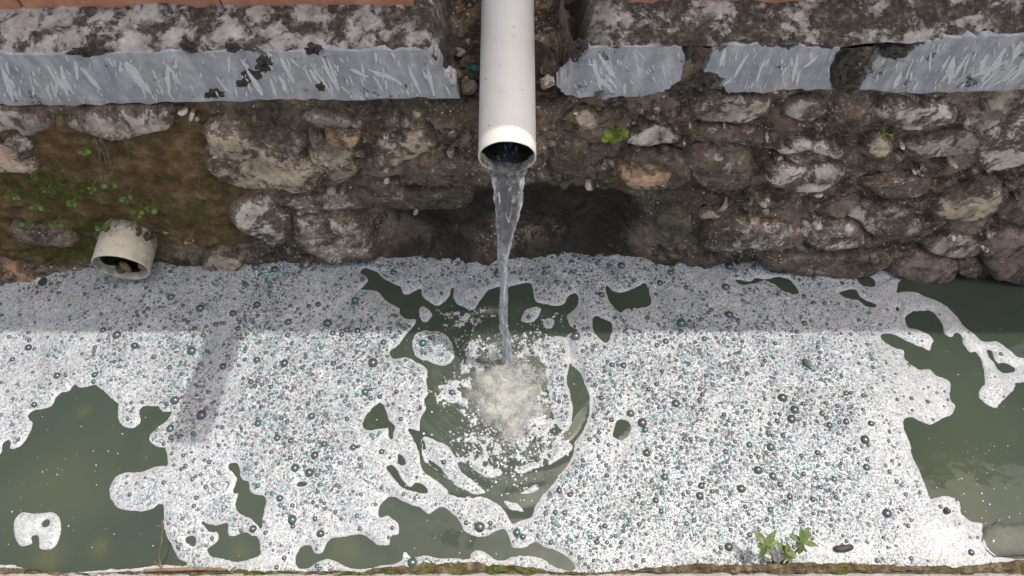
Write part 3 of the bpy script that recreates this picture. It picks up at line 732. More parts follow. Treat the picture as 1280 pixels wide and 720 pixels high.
def crust_patch(name, px, py, rx, ry, h, seed, mat, Y0=None, parent=None):
    """lumpy lichen cushion on the band"""
    N = 22; V = []; rings = [1.0, 0.85, 0.65, 0.4, 0.15]
    th = np.linspace(0, 2 * math.pi, N, endpoint=False)
    rad = 1 + 0.85 * fbm(np.cos(th) * 2.4 + seed, np.sin(th) * 2.4, seed, 4, seed, .7)
    for r in rings:
        x, z = on_y(px + rx * rad * np.cos(th) * r, py + ry * rad * np.sin(th) * r, Y0)
        V.append(np.column_stack([x, Y0 - h * (1 - r ** 2) ** .5 * (1 + .8 * fbm(x * 70, z * 70, seed, 3, seed)) + 0.002, z]))
    V = np.vstack(V); F = []
    for i in range(len(rings) - 1):
        for k in range(N): F.append((i * N + k, (i + 1) * N + k, (i + 1) * N + (k + 1) % N, i * N + (k + 1) % N))
    F.append(tuple((len(rings) - 1) * N + k for k in range(N)))
    ob = mesh_obj(name, V, F, mat, parent, tuple(V.mean(0)))
    return ob
for i, (px, py, rx, ry) in enumerate([(330, 80, 12, 12), (314, 95, 14, 9), (305, 104, 10, 6), (402, 108, 7, 7), (108, 66, 26, 6), (392, 62, 14, 7), (290, 60, 9, 6), (268, 118, 12, 7), (560, 70, 8, 14), (725, 60, 10, 10), (1118, 66, 14, 9),
                                      (235, 58, 10, 7), (640, 118, 40, 6), (1050, 96, 9, 18), (866, 66, 9, 14), (880, 104, 14, 8), (852, 116, 20, 7), (1058, 80, 9, 10), (1060, 112, 11, 7)]):
    crust_patch('lichen_crust', px, py, rx, ry, 0.0045, 200 + i, M['lichen'], YP - 0.001, wall)

# ------------------------------------------------------------------ coping ledge with the pipe slot, terracotta edging
nx2, ny2 = 640, 64
gx2 = np.linspace(-1.75, 1.75, nx2); gy2 = np.linspace(YP + 0.0015, 1.34, ny2)
X, Y = np.meshgrid(gx2, gy2)
CT = np.array([(-160, 70), (0, 68), (270, 64), (540, 63), (735, 60), (850, 57), (1060, 57), (1160, 51), (1280, 44), (1420, 40)], float)
ctx, ctz = on_y(CT[:, 0], CT[:, 1], YP)
ztop = np.interp(X, ctx, ctz)
base = ztop + 0.004 + 0.34 * np.clip(Y - 1.10, 0, 1) - 0.008 * sst(YP + 0.012, YP, Y)
d1, d2 = cell(X * 30, Y * 40, 12)
rel = 0.007 * fbm(X * 16, Y * 22, 0, 5, 51) + 0.005 * fbm(X * 60, Y * 70, 0, 3, 61)
nl = -0.150 + 0.012 * fbm(Y * 20, 0, 0, 3, 71) + 0.06 * (Y - 1.1); nr = 0.128 + 0.014 * fbm(Y * 20, 3, 0, 3, 72) + 0.10 * (Y - 1.1)
slot = sst(nl - 0.018, nl + 0.022, X) * sst(nr + 0.022, nr - 0.018, X)
floor = 0.583 + (Y - 1.1) * 0.16 + 0.018 * fbm(X * 40, Y * 40, 1, 4, 73)
Zc = (base + rel) * (1 - slot) + floor * slot
cop = mesh_obj('coping', np.stack([X, Y, Zc], -1).reshape(-1, 3), grid_faces(nx2, ny2), M['coping'], wall, (0, 1.05, 0))
fattr(cop, 'mud', np.clip(slot * 1.5 + 0.7 * sst(0.05, 0.0, np.abs(X - 0.16)) * 0.9, 0, 1))

edging = thing('terracotta_edging', 'orange terracotta tile edging along the top of the stone wall', 'tile edging', (0, 1.3, 0.7))
def tile(x0, x1, y0, y1, z0, z1, seed):
    n = 26; V = []; F = []
    xs = np.linspace(x0, x1, n)
    prof = [(y0, z0), (y0 - 0.001, z1 - 0.008), (y0 + 0.002, z1 - 0.002), (y0 + 0.009, z1), (y1, z1), (y1, z0)]
    for x in xs:
        for (yy, zz) in prof:
            q = 0.005 * float(vnoise(x * 30, zz * 30, seed, seed)); V.append((x, yy + q, zz + q * 0.4))
    m = len(prof)
    for i in range(n - 1):
        for k in range(m):
            F.append((i * m + k, i * m + (k + 1) % m, (i + 1) * m + (k + 1) % m, (i + 1) * m + k))
    F.append(tuple(range(m - 1, -1, -1))); F.append(tuple((n - 1) * m + k for k in range(m)))
    mesh_obj('terracotta_tile', np.array(V), F, M['terra'], edging, ((x0 + x1) / 2, y0, z0), smooth=False)
zt = 0.733
for (a, b) in ((-1.72, -1.335), (-1.33, -0.945), (-0.938, -0.56), (-0.555, -0.19)):
    tile(a, b, 1.184, 1.50, 0.64, 0.775, int(abs(a) * 10))
for (a, b, yy) in ((0.225, 0.555, 1.180), (0.56, 0.95, 1.188), (0.956, 1.35, 1.26), (1.355, 1.75, 1.262)):
    tile(a, b, yy, 1.52, 0.66, 0.785, int(a * 10))
# paved ground that goes on behind the wall
pv = mesh_obj('paved_ground', [(-6, 1.33, 0.66), (6, 1.33, 0.66), (6, 6, 0.70), (-6, 6, 0.70), (-6, 1.33, 0.2), (6, 1.33, 0.2)], [(0, 1, 2, 3), (4, 5, 1, 0)], M['bank'], smooth=False)
tag(pv, kind='structure')

# rubble packed in the slot beside the pipe
def lump_mesh(c, r, seed, n=2):
    import bmesh
    bm = bmesh.new(); bmesh.ops.create_icosphere(bm, subdivisions=n, radius=1)
    V = np.array([v.co[:] for v in bm.verts]); F = [tuple(v.index for v in f.verts) for f in bm.faces]; bm.free()
    V = V * (1 + 0.55 * fbm(V[:, 0] * 1.3 + seed, V[:, 1] * 1.3, V[:, 2] * 1.3, 3, seed))[:, None] * np.asarray(r)
    a = seed * 1.7; ca, sa = math.cos(a), math.sin(a)
    V = V @ np.array([[ca, sa, 0], [-sa, ca, 0], [0, 0, 1]])
    return V + np.asarray(c), F
def on_slot(px, py, z):
    x, y = on_z(px, py, z); return (float(x), float(y), z)
for i, (px, py, sx, sy, mm) in enumerate([(556, 62, 6, 17, 'grey'), (563, 30, 5, 15, 'grey'), (574, 66, 6, 8, 'pale'), (585, 52, 4, 4, 'beige'), (582, 78, 9, 6, 'dark'), (570, 95, 12, 8, 'dark'), (586, 108, 12, 8, 'dark'),
        (678, 24, 5, 7, 'beige'), (684, 30, 5, 6, 'grey'), (677, 46, 5, 8, 'beige'), (692, 14, 8, 15, 'grey'), (700, 60, 14, 28, 'dark'), (690, 86, 11, 11, 'dark'), (684, 102, 12, 8, 'lich'), (704, 30, 12, 16, 'dark'),
        (590, 30, 9, 12, 'dark'), (578, 14, 11, 12, 'dark'), (588, 90, 9, 8, 'moss'), (560, 84, 9, 11, 'dark'), (676, 4, 8, 9, 'dark'), (588, 4, 9, 10, 'dark'), (574, 44, 9, 12, 'dark'), (690, 46, 9, 12, 'dark')]):
    c = on_slot(px, py, 0.606 + (rng.random() - .5) * .010); k = 1.65 / FPX
    v, f = lump_mesh(c, (sx * k, sy * k * 1.1, min(sx, sy) * k * 0.9), 300 + i)
    o = mesh_obj('rubble_stone', v, f, SM[mm], wall, c, smooth=False); fattr(o, 'rim', np.full(len(v), .42))
c = on_slot(592, 84, 0.63)
v, f = lump_mesh(c, (.013, .017, .006), 350, 1)
tag(mesh_obj('bottle_shard', v, f, M['glass'], None, c, smooth=False), 'dark green shard lodged in rubble left of the large pipe', 'shard')

# ------------------------------------------------------------------ pipes
def pipe_mesh(p0, p1, r, wall_t, n=64, m=14, chip=0.0, seed=0):
    """hollow pipe from p0 to its mouth p1: outer skin, rim, inner skin"""
    p0 = np.array(p0); p1 = np.array(p1); ax = p1 - p0; L = np.linalg.norm(ax); ax /= L
    a = np.cross(ax, (0, 0, 1)); a /= np.linalg.norm(a); b = np.cross(a, ax)
    V = []; prof = [(L * i / m, r) for i in range(m)] + [(L - 0.0015, r), (L, r - 0.0012), (L, r - wall_t + 0.0012), (L - 0.0015, r - wall_t)] + [(L * i / m, r - wall_t) for i in range(m - 1, -1, -1)]
    th = np.linspace(0, 2 * math.pi, n, endpoint=False)
    for (s, q) in prof:
        e = chip * np.clip(fbm(np.cos(th) * 2, np.sin(th) * 2, seed, 3, seed), -1, 0.15) * (s > L * 0.9)
        V.append(p0 + (s + e)[:, None] * ax if False else (p0 + np.outer(s + e, ax) + q * (np.outer(np.cos(th), a) + np.outer(np.sin(th), b))))
    V = np.vstack(V); F = []
    for i in range(len(prof) - 1):
        for k in range(n): F.append((i * n + k, i * n + (k + 1) % n, (i + 1) * n + (k + 1) % n, (i + 1) * n + k))
    return V, F, (a, b, ax, L)

P1 = np.array([0.0, 0.0, 0.0]); mx, mz = on_y(634, 197, 0.905); P1 = np.array([float(mx), 0.905, float(mz)])
P0 = P1 + np.array([0.0, 0.50, 0.50 * 0.125])
RP = 0.0545
pipe = thing('drain_pipe', 'large white plastic drain pipe jutting over the channel with water pouring out', 'pipe', tuple(P1))
v, f, fr = pipe_mesh(P0, P1, RP, 0.0032, chip=0.0015, seed=3)
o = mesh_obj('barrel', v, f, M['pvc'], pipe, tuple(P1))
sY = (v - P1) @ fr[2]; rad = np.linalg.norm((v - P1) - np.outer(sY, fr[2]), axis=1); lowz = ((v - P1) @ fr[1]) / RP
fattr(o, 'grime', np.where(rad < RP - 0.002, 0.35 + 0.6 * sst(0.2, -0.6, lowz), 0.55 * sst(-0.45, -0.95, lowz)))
v, f, fr = pipe_mesh(P0, P1 - np.array([0, -0.018, -0.018 * .125]), RP - 0.0036, 0.0014, chip=0.012, seed=5)
o = mesh_obj('algae_lining', v, f, M['algae'], pipe, tuple(P1))
# closed dark end deep in the pipe
th = np.linspace(0, 2 * math.pi, 32, endpoint=False)
a_, b_, ax_, L_ = fr
v = P0 + 0.02 * ax_ + (RP - 0.0055) * (np.outer(np.cos(th), a_) + np.outer(np.sin(th), b_))
mesh_obj('pipe_end', v, [tuple(range(32))], M['algae'], pipe, tuple(P1))

Q1x, Q1z = on_y(151, 335, 0.985); Q1 = np.array([float(Q1x), 0.985, float(Q1z)])
Q0 = Q1 + np.array([0.004, 0.16, 0.012])
stub = thing('pipe_stub', 'short stained cream pipe stub poking from the mossy wall just above the foam', 'pipe', tuple(Q1))
v, f, fr = pipe_mesh(Q0, Q1, 0.068, 0.0045, chip=0.002, seed=9)
o = mesh_obj('barrel', v, f, M['pvc_old'], stub, tuple(Q1))
sY = (v - Q1) @ fr[2]; rad = np.linalg.norm((v - Q1) - np.outer(sY, fr[2]), axis=1); lx = ((v - Q1) @ fr[0]) / 0.068
fattr(o, 'grime', np.where(rad < 0.066, 0.5, 0.0) + 0.75 * sst(-0.045, -0.085, sY) + 0.35 * sst(0.4, 1.0, np.abs(lx)))
v, f, fr = pipe_mesh(Q0, Q1 + np.array([0, 0.022, 0.002]), 0.0628, 0.0014, chip=0.02, seed=15)
mesh_obj('algae_lining', v, f, M['algae'], stub, tuple(Q1))
a_, b_, ax_, L_ = fr
v = Q0 + 0.06 * ax_ + 0.062 * (np.outer(np.cos(th), a_) + np.outer(np.sin(th), b_))
mesh_obj('pipe_end', v, [tuple(range(32))], M['algae'], stub, tuple(Q1))
for (dx, dz, w, h) in ((-0.014, -0.040, .009, .026), (0.034, -0.040, .010, .020), (-0.03, -0.05, .014, .008)):
    v, f = lump_mesh(Q1 + np.array([dx, 0.028, dz]), (w, .012, h), int(900 + dx * 1000))
    mesh_obj('sludge', v, f, SM['moss'] if dz < -.045 else M['tanleaf'], stub, tuple(Q1))
v, f = join([lump_mesh(Q1 + np.array([q * .02, 0.078 + .006 * math.sin(q * 2), 0.066 - abs(q) ** 2 * .0035]), (.016, .014, .009), 930 + q) for q in range(-3, 4)])
mesh_obj('dirt_crust', v, f, SM['brown'], stub, tuple(Q1))

# ------------------------------------------------------------------ water with rings spreading from where the stream lands
IX, IY = [float(q) for q in on_z(635, 462, 0)]
def ripple(x, y):
    dx, dy = x - IX, y - IY
    r = np.hypot(dx, dy * 1.05) + 0.012 * vnoise(x * 9, y * 9, 0, 81)
    z = 0.0062 * np.sin(r * 2 * math.pi / 0.062) * np.exp(-r / 0.16) * sst(0.0, 0.05, r)
    z = z + 0.0030 * np.sin(r * 2 * math.pi / 0.095 + 1) * np.exp(-r / 0.35)
    z = z + 0.0016 * fbm(x * 16, y * 20, 0, 3, 83) * np.exp(-r / 0.35) + 0.0004 * fbm(x * 8, y * 8, 0, 2, 85)
    return z
nx3, ny3 = 620, 190
gx3 = np.linspace(-1.9, 1.9, nx3); gy3 = np.linspace(0.2, 1.36, ny3)
X, Y = np.meshgrid(gx3, gy3)
wat = mesh_obj('water', np.stack([X, Y, ripple(X, Y)], -1).reshape(-1, 3), grid_faces(nx3, ny3), M['water'])
tag(wat, kind='structure')
bed = np.zeros(X.shape)
for (px, py, r, a) in ((105, 514, 8, .34), (125, 684, 11, .34), (300, 690, 12, .2), (60, 700, 16, .3), (1200, 600, 60, .15), (430, 690, 20, .2), (70, 600, 60, .12)):
    x, y = on_z(px, py); s = r * 1.8 / FPX
    bed += a * np.exp(-((X - x) ** 2 + ((Y - y)) ** 2) / (s * s))
fattr(wat, 'bed', bed)
rr = np.hypot(X - IX, Y - IY + 0.04)
fattr(wat, 'aer', 0.6 * sst(0.15, 0.03, rr) + 0.12 * sst(0.30, 0.12, rr))

# ------------------------------------------------------------------ soap foam: its edge follows the open water seen in the place
HOLES = [
 [(-90, 560), (-20, 572), (0, 568), (3, 557), (8, 551), (12, 551), (13, 560), (18, 561), (27, 557), (36, 545), (41, 531), (36, 520), (41, 513), (52, 511), (64, 508), (70, 498), (77, 491), (87, 489), (93, 481), (98, 485), (109, 484), (120, 481), (130, 489), (139, 498), (147, 505), (147, 514), (148, 525), (154, 532), (164, 536), (172, 532), (176, 525), (174, 515), (179, 508), (190, 508), (197, 508), (203, 514), (210, 515), (214, 516), (208, 526), (196, 535), (187, 545), (189, 554), (197, 558), (206, 560), (208, 571), (210, 582), (200, 582), (188, 586), (172, 590), (155, 591), (146, 595), (138, 606), (137, 618), (143, 630), (152, 636), (175, 639), (190, 637), (198, 630), (204, 631), (205, 642), (204, 655), (208, 667), (215, 682), (222, 697), (234, 704), (226, 708), (205, 706), (182, 709), (150, 711), (120, 713), (90, 717), (60, 717), (40, 713), (20, 707), (0, 706), (-90, 706)],
 [(233, 671), (243, 671), (245, 677), (243, 683), (236, 680), (232, 676)],
 [(286, 581), (291, 579), (297, 580), (301, 588), (301, 598), (311, 603), (313, 614), (323, 618), (331, 622), (332, 630), (329, 645), (328, 659), (325, 662), (321, 655), (313, 648), (302, 643), (295, 635), (297, 622), (298, 617), (291, 614), (294, 605), (297, 598), (292, 592), (286, 587)],
 [(251, 652), (259, 655), (269, 657), (282, 654), (285, 658), (284, 668), (292, 670), (306, 666), (316, 671), (322, 671), (325, 685), (325, 693), (315, 698), (297, 703), (285, 700), (273, 697), (266, 696), (260, 688), (262, 684), (271, 679), (274, 670), (271, 665), (262, 664)],
 [(371, 604), (378, 602), (385, 604), (380, 608), (373, 608)],
 [(371, 692), (377, 684), (388, 682), (392, 690), (398, 692), (403, 690), (408, 680), (414, 673), (425, 672), (440, 669), (453, 669), (462, 674), (469, 680), (478, 682), (487, 682), (488, 672), (491, 669), (498, 668), (500, 660), (498, 654), (490, 647), (484, 644), (475, 646), (474, 635), (478, 628), (486, 621), (496, 622), (510, 630), (525, 634), (536, 642), (548, 635), (556, 635), (565, 642), (575, 653), (580, 663), (590, 670), (605, 671), (615, 667), (628, 661), (633, 664), (638, 675), (642, 684), (655, 685), (668, 678), (680, 683), (695, 688), (709, 697), (717, 705), (719, 712), (710, 713), (698, 710), (688, 705), (678, 699), (664, 696), (648, 695), (638, 697), (629, 700), (618, 699), (608, 691), (597, 688), (590, 692), (586, 699), (570, 697), (545, 698), (530, 694), (515, 697), (508, 690), (504, 691), (503, 700), (495, 704), (480, 706), (460, 710), (440, 711), (425, 704), (410, 699), (395, 703), (385, 710), (375, 711), (370, 704)],
 [(510, 536), (520, 538), (526, 544), (527, 560), (530, 575), (538, 583), (548, 589), (560, 600), (572, 608), (580, 616), (584, 621), (572, 621), (562, 616), (555, 608), (540, 597), (530, 591), (526, 580), (522, 560), (516, 548)],
 # open water round the falling stream, with the ring-shaped gaps
 [(450, 341), (456, 335), (470, 340), (480, 349), (490, 354), (500, 359), (503, 367), (510, 368), (518, 364), (525, 361), (528, 370), (535, 377), (545, 382), (555, 378), (562, 370), (565, 361), (568, 361), (566, 370), (571, 380), (580, 385), (592, 387), (600, 377), (608, 364), (620, 359), (635, 358), (650, 355), (665, 355), (667, 370), (672, 379), (690, 382), (705, 380), (711, 370), (720, 367), (723, 378), (715, 388), (709, 395), (712, 408), (722, 414), (708, 420), (712, 440), (713, 455), (722, 462), (731, 480), (737, 500), (735, 520), (728, 540), (718, 552), (718, 558), (713, 575), (700, 592), (690, 605), (676, 622), (668, 634), (665, 645), (655, 650), (642, 655), (638, 650), (634, 644), (625, 632), (613, 624), (600, 620), (588, 622), (575, 610), (560, 598), (548, 588), (537, 579), (530, 565), (526, 545), (524, 535), (526, 522), (533, 510), (530, 500), (535, 492), (533, 475), (534, 462), (520, 452), (505, 446), (494, 449), (488, 444), (489, 439), (498, 431), (506, 421), (518, 406), (519, 400), (510, 399), (500, 393), (499, 385), (488, 380), (480, 374), (473, 365), (462, 362), (450, 362), (455, 358), (460, 350), (456, 344)],
 [(920, 350), (935, 352), (945, 348), (958, 349), (970, 347), (985, 349), (992, 356), (998, 365), (990, 367), (978, 362), (968, 355), (955, 351), (940, 355), (926, 355)],
 [(1071, 347), (1080, 345), (1090, 348), (1094, 353), (1092, 358), (1080, 358), (1074, 353)],
 [(1048, 366), (1060, 363), (1070, 363), (1075, 371), (1083, 376), (1095, 381), (1092, 384), (1082, 382), (1072, 375), (1060, 373)],
 [(1119, 384), (1122, 383), (1124, 387), (1121, 389)],
 [(1121, 361), (1126, 351), (1140, 346), (1150, 325), (1400, 320), (1400, 475), (1310, 458), (1280, 448), (1270, 444), (1258, 435), (1245, 427), (1230, 427), (1220, 420), (1206, 409), (1197, 397), (1188, 387), (1175, 377), (1160, 372), (1145, 365), (1130, 364), (1122, 366)],
 [(1133, 395), (1140, 389), (1155, 388), (1165, 390), (1173, 398), (1178, 405), (1180, 415), (1184, 420), (1190, 421), (1193, 417), (1200, 418), (1205, 430), (1212, 440), (1220, 440), (1227, 452), (1230, 470), (1231, 480), (1225, 487), (1223, 497), (1232, 505), (1245, 510), (1252, 503), (1262, 492), (1270, 482), (1280, 478), (1390, 460), (1400, 700), (1285, 698), (1258, 697), (1240, 690), (1228, 668), (1228, 654), (1216, 652), (1206, 647), (1200, 640), (1200, 632), (1196, 624), (1185, 620), (1172, 622), (1163, 624), (1158, 610), (1150, 590), (1140, 568), (1137, 555), (1130, 535), (1131, 525), (1140, 522), (1150, 526), (1163, 532), (1175, 525), (1190, 518), (1194, 508), (1188, 498), (1188, 480), (1182, 473), (1170, 470), (1162, 461), (1148, 461), (1135, 452), (1130, 447), (1130, 438), (1122, 436), (1113, 432), (1103, 424), (1102, 419), (1110, 417), (1120, 420), (1130, 425), (1145, 432), (1155, 435), (1162, 438), (1164, 430), (1167, 424), (1160, 417), (1148, 412), (1136, 410), (1132, 402)],
 [(1234, 438), (1240, 440), (1242, 448), (1248, 455), (1256, 454), (1268, 460), (1267, 465), (1255, 466), (1248, 462), (1243, 453), (1236, 446)],
 [(757, 357), (765, 363), (775, 366), (790, 362), (800, 356), (806, 354), (811, 362), (814, 378), (808, 384), (795, 385), (783, 385), (775, 390), (768, 385), (760, 374)],
 [(742, 397), (752, 398), (765, 405), (763, 420), (758, 428), (750, 423), (742, 412)],
 [(772, 526), (780, 525), (788, 532), (786, 543), (778, 549), (768, 547), (766, 543)],
 [(455, 525), (462, 513), (475, 503), (483, 515), (486, 525), (493, 532), (493, 540), (490, 549), (485, 545), (484, 535), (470, 536), (460, 538), (453, 533)],
 [(498, 567), (505, 572), (507, 580), (500, 581), (497, 575)],
 [(484, 584), (490, 582), (497, 590), (503, 600), (512, 609), (520, 603), (528, 606), (535, 615), (528, 617), (515, 614), (503, 609), (495, 600), (487, 590)],
 [(48, 352), (55, 346), (60, 350), (56, 357), (50, 357)],
]
ISLES = [   # smaller rafts of foam in the open water round the stream
 [(525, 384), (530, 382), (536, 387), (541, 393), (536, 401), (527, 402), (523, 394)],
 [(652, 397), (660, 386), (675, 385), (675, 393), (665, 403), (654, 402)],
 [(679, 403), (686, 396), (694, 402), (690, 410), (682, 410)],
 [(516, 420), (525, 413), (540, 412), (555, 415), (565, 425), (570, 440), (566, 452), (555, 457), (540, 455), (525, 448), (516, 440)],
 [(671, 432), (680, 424), (692, 419), (706, 420), (712, 430), (712, 455), (709, 470), (714, 490), (718, 510), (716, 528), (708, 540), (696, 534), (690, 515), (684, 490), (683, 465), (676, 448)],
 [(527, 544), (545, 549), (560, 556), (570, 570), (576, 588), (588, 598), (600, 608), (608, 616), (590, 618), (575, 609), (562, 598), (550, 587), (539, 579), (531, 565)],
 [(588, 577), (600, 580), (615, 586), (630, 589), (624, 596), (612, 598), (600, 594), (590, 586)],
 [(640, 586), (655, 580), (668, 575), (679, 575), (679, 584), (666, 589), (654, 594), (645, 592)],
 [(690, 552), (700, 545), (708, 550), (717, 557), (711, 568), (700, 575), (688, 582), (683, 578), (688, 565)],
 [(630, 626), (645, 628), (654, 635), (658, 642), (645, 640), (635, 637)],
 [(650, 617), (660, 611), (670, 605), (672, 612), (662, 617)],
 [(620, 616), (632, 616), (642, 612), (636, 619), (626, 620)],
 [(545, 482), (556, 478), (568, 484), (578, 490), (574, 502), (562, 504), (552, 498)],
]
STEP = 0.0034
fxv = np.arange(-1.68, 1.68, STEP); fyv = np.arange(0.235, 1.12, STEP)
FX, FY = np.meshgrid(fxv, fyv)
def poly_sd(poly, margin=0.06):
    c = catmull(poly, 3); x, y = on_z(c[:, 0], c[:, 1], 0.0)
    i0 = max(0, np.searchsorted(fxv, x.min() - margin)); i1 = np.searchsorted(fxv, x.max() + margin)
    j0 = max(0, np.searchsorted(fyv, y.min() - margin)); j1 = np.searchsorted(fyv, y.max() + margin)
    gx_, gy_ = FX[j0:j1, i0:i1].astype(np.float32), FY[j0:j1, i0:i1].astype(np.float32)
    D = np.full(gx_.shape, 1e3, np.float32); I = np.zeros(gx_.shape, bool)
    N = len(x)
    for k in range(N):
        x1, y1, x2, y2 = np.float32(x[k]), np.float32(y[k]), np.float32(x[(k + 1) % N]), np.float32(y[(k + 1) % N])
        ex, ey = x2 - x1, y2 - y1; l2 = ex * ex + ey * ey + np.float32(1e-12)
        wx, wy = gx_ - x1, gy_ - y1
        t = np.clip((wx * ex + wy * ey) / l2, 0, 1)
        D = np.minimum(D, (wx - t * ex) ** 2 + (wy - t * ey) ** 2)
        if y1 != y2:
            I ^= ((y1 > gy_) != (y2 > gy_)) & (gx_ < ex * (gy_ - y1) / ey + x1)
    D = np.sqrt(D)
    return (slice(j0, j1), slice(i0, i1)), np.where(I, -D, D)
FS = np.full(FX.shape, 0.06)
for h in HOLES:
    s, d = poly_sd(h); FS[s] = np.minimum(FS[s], d)
TS = np.full(FX.shape, -0.06)
for h in ISLES:
    s, d = poly_sd(h); TS[s] = np.maximum(TS[s], -d)
TS = TS + 0.006 * fbm(FX * 40, FY * 40, 0, 4, 95) - 0.002
# broken froth thrown up round the splash
def gw(px, py, rx, ry):
    x, y = on_z(px, py); sx = rx * 1.8 / FPX; sy = ry * 1.8 / FPX / 0.9
    return np.exp(-(((FX - x) / sx) ** 2 + ((FY - y) / sy) ** 2))
W = (0.42 * gw(590, 470, 30, 30) + 0.38 * gw(660, 470, 26, 40) + 0.6 * gw(622, 482, 42, 40) + 0.50 * gw(610, 545, 48, 24) + 0.5 * gw(560, 490, 24, 16) + 0.52 * gw(665, 500, 30, 60) + 0.5 * gw(655, 548, 40, 22) + 0.40 * gw(600, 430, 40, 14) + 0.42 * gw(668, 430, 30, 16)
     + 0.38 * gw(575, 400, 40, 14) + 0.4 * gw(600, 575, 40, 18) + 0.36 * gw(690, 395, 20, 10) + 0.32 * gw(610, 392, 30, 8))
nz4 = fbm(FX * 62, FY * 62, 0, 5, 97, 0.72)
TS = np.maximum(TS, np.clip((W + nz4 * 1.7 * sst(0.03, 0.25, W) - 0.64) * 0.014, -0.06, 0.006))
FS = FS + 0.0036 * fbm(FX * 55, FY * 55, 0, 4, 99, .6)
F_ALL = np.maximum(FS, TS)
ISL = [[(28, 640), (40, 642), (55, 641), (65, 640), (73, 645), (76, 654), (76, 668), (70, 682), (62, 687), (50, 686), (49, 678), (48, 671), (43, 669), (39, 672), (41, 678), (35, 682), (25, 682), (20, 675), (17, 662), (18, 650)],
       [(54, 652), (58, 649), (62, 651), (61, 657), (56, 659), (53, 656)]]
sI, dI = poly_sd(ISL[0]); IS = np.full(FX.shape, -0.06); IS[sI] = -dI
sH, dH = poly_sd(ISL[1]); IS[sH] = np.minimum(IS[sH], dH)
IS = IS + 0.001 * fbm(FX * 60, FY * 60, 0, 3, 98)
RIP = ripple(FX, FY)
PXG = 640 + FX / ((HC / np.sin(np.arctan2(HC, FY))) * np.cos(np.arctan2(HC, FY) - R(DEP))) * FPX     # place along the channel
FINE = np.clip(sst(0.002, 0.013, F_ALL) * (0.55 + 0.45 * sst(-0.3, 0.35, fbm(FX * 7, FY * 9, 0, 4, 111))), 0, 1)
RAD = np.hypot(FX - IX, (FY - IY) * 1.1); THE = np.arctan2(FY - IY, FX - IX)
ARC = fbm(RAD * 34 + 1.2 * vnoise(FX * 5, FY * 5, 0, 112), THE * 4.0, 0, 3, 113) * 1.1 + 0.5 * fbm(FX * 18, FY * 22, 0, 3, 114)
FINE = FINE * (0.58 + 0.42 * sst(-0.32, 0.22, ARC))
fade = sst(1.08, 0.74, FX) * 0.75 + 0.25
fade = fade * (0.62 + 0.38 * sst(-1.05, -0.75, FX))
FINE = FINE * np.clip(fade, 0.18, 1)
# smooth creamy foam along the near bank on the right and below the hole on the left
for (px, py, rx, ry, a) in ((1180, 672, 70, 22, .9), (1060, 690, 80, 10, .9), (340, 672, 26, 20, .7), (500, 668, 30, 16, .8), (440, 660, 40, 10, .6), (330, 700, 60, 8, .9), (500, 610, 40, 10, .5), (1150, 490, 50, 30, .5), (1200, 440, 60, 40, .8), (1050, 370, 80, 20, .5), (165, 610, 30, 22, .3), (880, 690, 60, 8, .5), (760, 690, 40, 12, .7)):
    FINE = FINE * (1 - a * gw(px, py, rx, ry))
def foam_obj(name, S, thick, fine):
    hgt = thick * (1 - np.exp(-np.clip(S, 0, 1) / 0.010)) + np.clip(S, -0.01, 0) * 1.2
    hgt = hgt + (0.0038 * fbm(FX * 26, FY * 26, 0, 4, 121) + 0.0012 * fbm(FX * 90, FY * 90, 0, 2, 122)) * sst(0.0, 0.02, S)
    hgt = hgt + 0.012 * np.clip(gw(1190, 668, 50, 18) * (0.6 + 0.8 * fbm(FX * 22, FY * 22, 0, 3, 131)), 0, 1) * sst(0.0, 0.03, S)
    keep = S > -0.007
    V = np.stack([FX, FY, RIP + hgt], -1).reshape(-1, 3)
    V, F_, fi = compact(V, grid_faces(len(fxv), len(fyv), keep), fine)
    o = mesh_obj(name, V, F_, M['foam']); fattr(o, 'fine', fi)
    return o, hgt
foam, HF = foam_obj('foam', F_ALL, 0.0065, FINE)
tag(foam, 'broad sheet of white bubbly soap foam covering the channel water', 'foam', kind='stuff')
cx, cy = [float(q) for q in on_z(46, 663)]
raft, _ = foam_obj('foam_raft', IS, 0.005, np.full(FX.shape, 0.10))
tag(raft, 'small notched raft of white foam with a hole, floating alone on the left open water', 'foam')

# ---- bubbles: the larger ones one by one, the small ones as a mass
def hemi(n, m, squash=0.85):
    V = []; F = []
    for i in range(m):
        a = (i / m) * math.pi / 2
        for k in range(n):
            t_ = 2 * math.pi * k / n
            V.append((math.cos(a) * math.cos(t_), math.cos(a) * math.sin(t_), squash * math.sin(a)))
    V.append((0, 0, squash))
    for i in range(m - 1):
        for k in range(n): F.append((i * n + k, i * n + (k + 1) % n, (i + 1) * n + (k + 1) % n, (i + 1) * n + k))
    for k in range(n): F.append(((m - 1) * n + k, (m - 1) * n + (k + 1) % n, m * n, m * n))
    return np.array(V), F
PAL = [(0.035, 0.048, 0.043), (0.045, 0.047, 0.047), (0.030, 0.078, 0.072), (0.042, 0.065, 0.046), (0.055, 0.046, 0.058), (0.038, 0.045, 0.065), (0.07, 0.07, 0.068), (0.028, 0.10, 0.092)]
FACT = np.clip(sst(0.006, 0.03, FS), 0, 1)
clus = sst(-0.1, 0.45, ARC) * sst(-0.35, 0.25, fbm(FX * 9, FY * 11, 0, 3, 141))
DENS = FINE * (0.26 + 1.0 * clus)
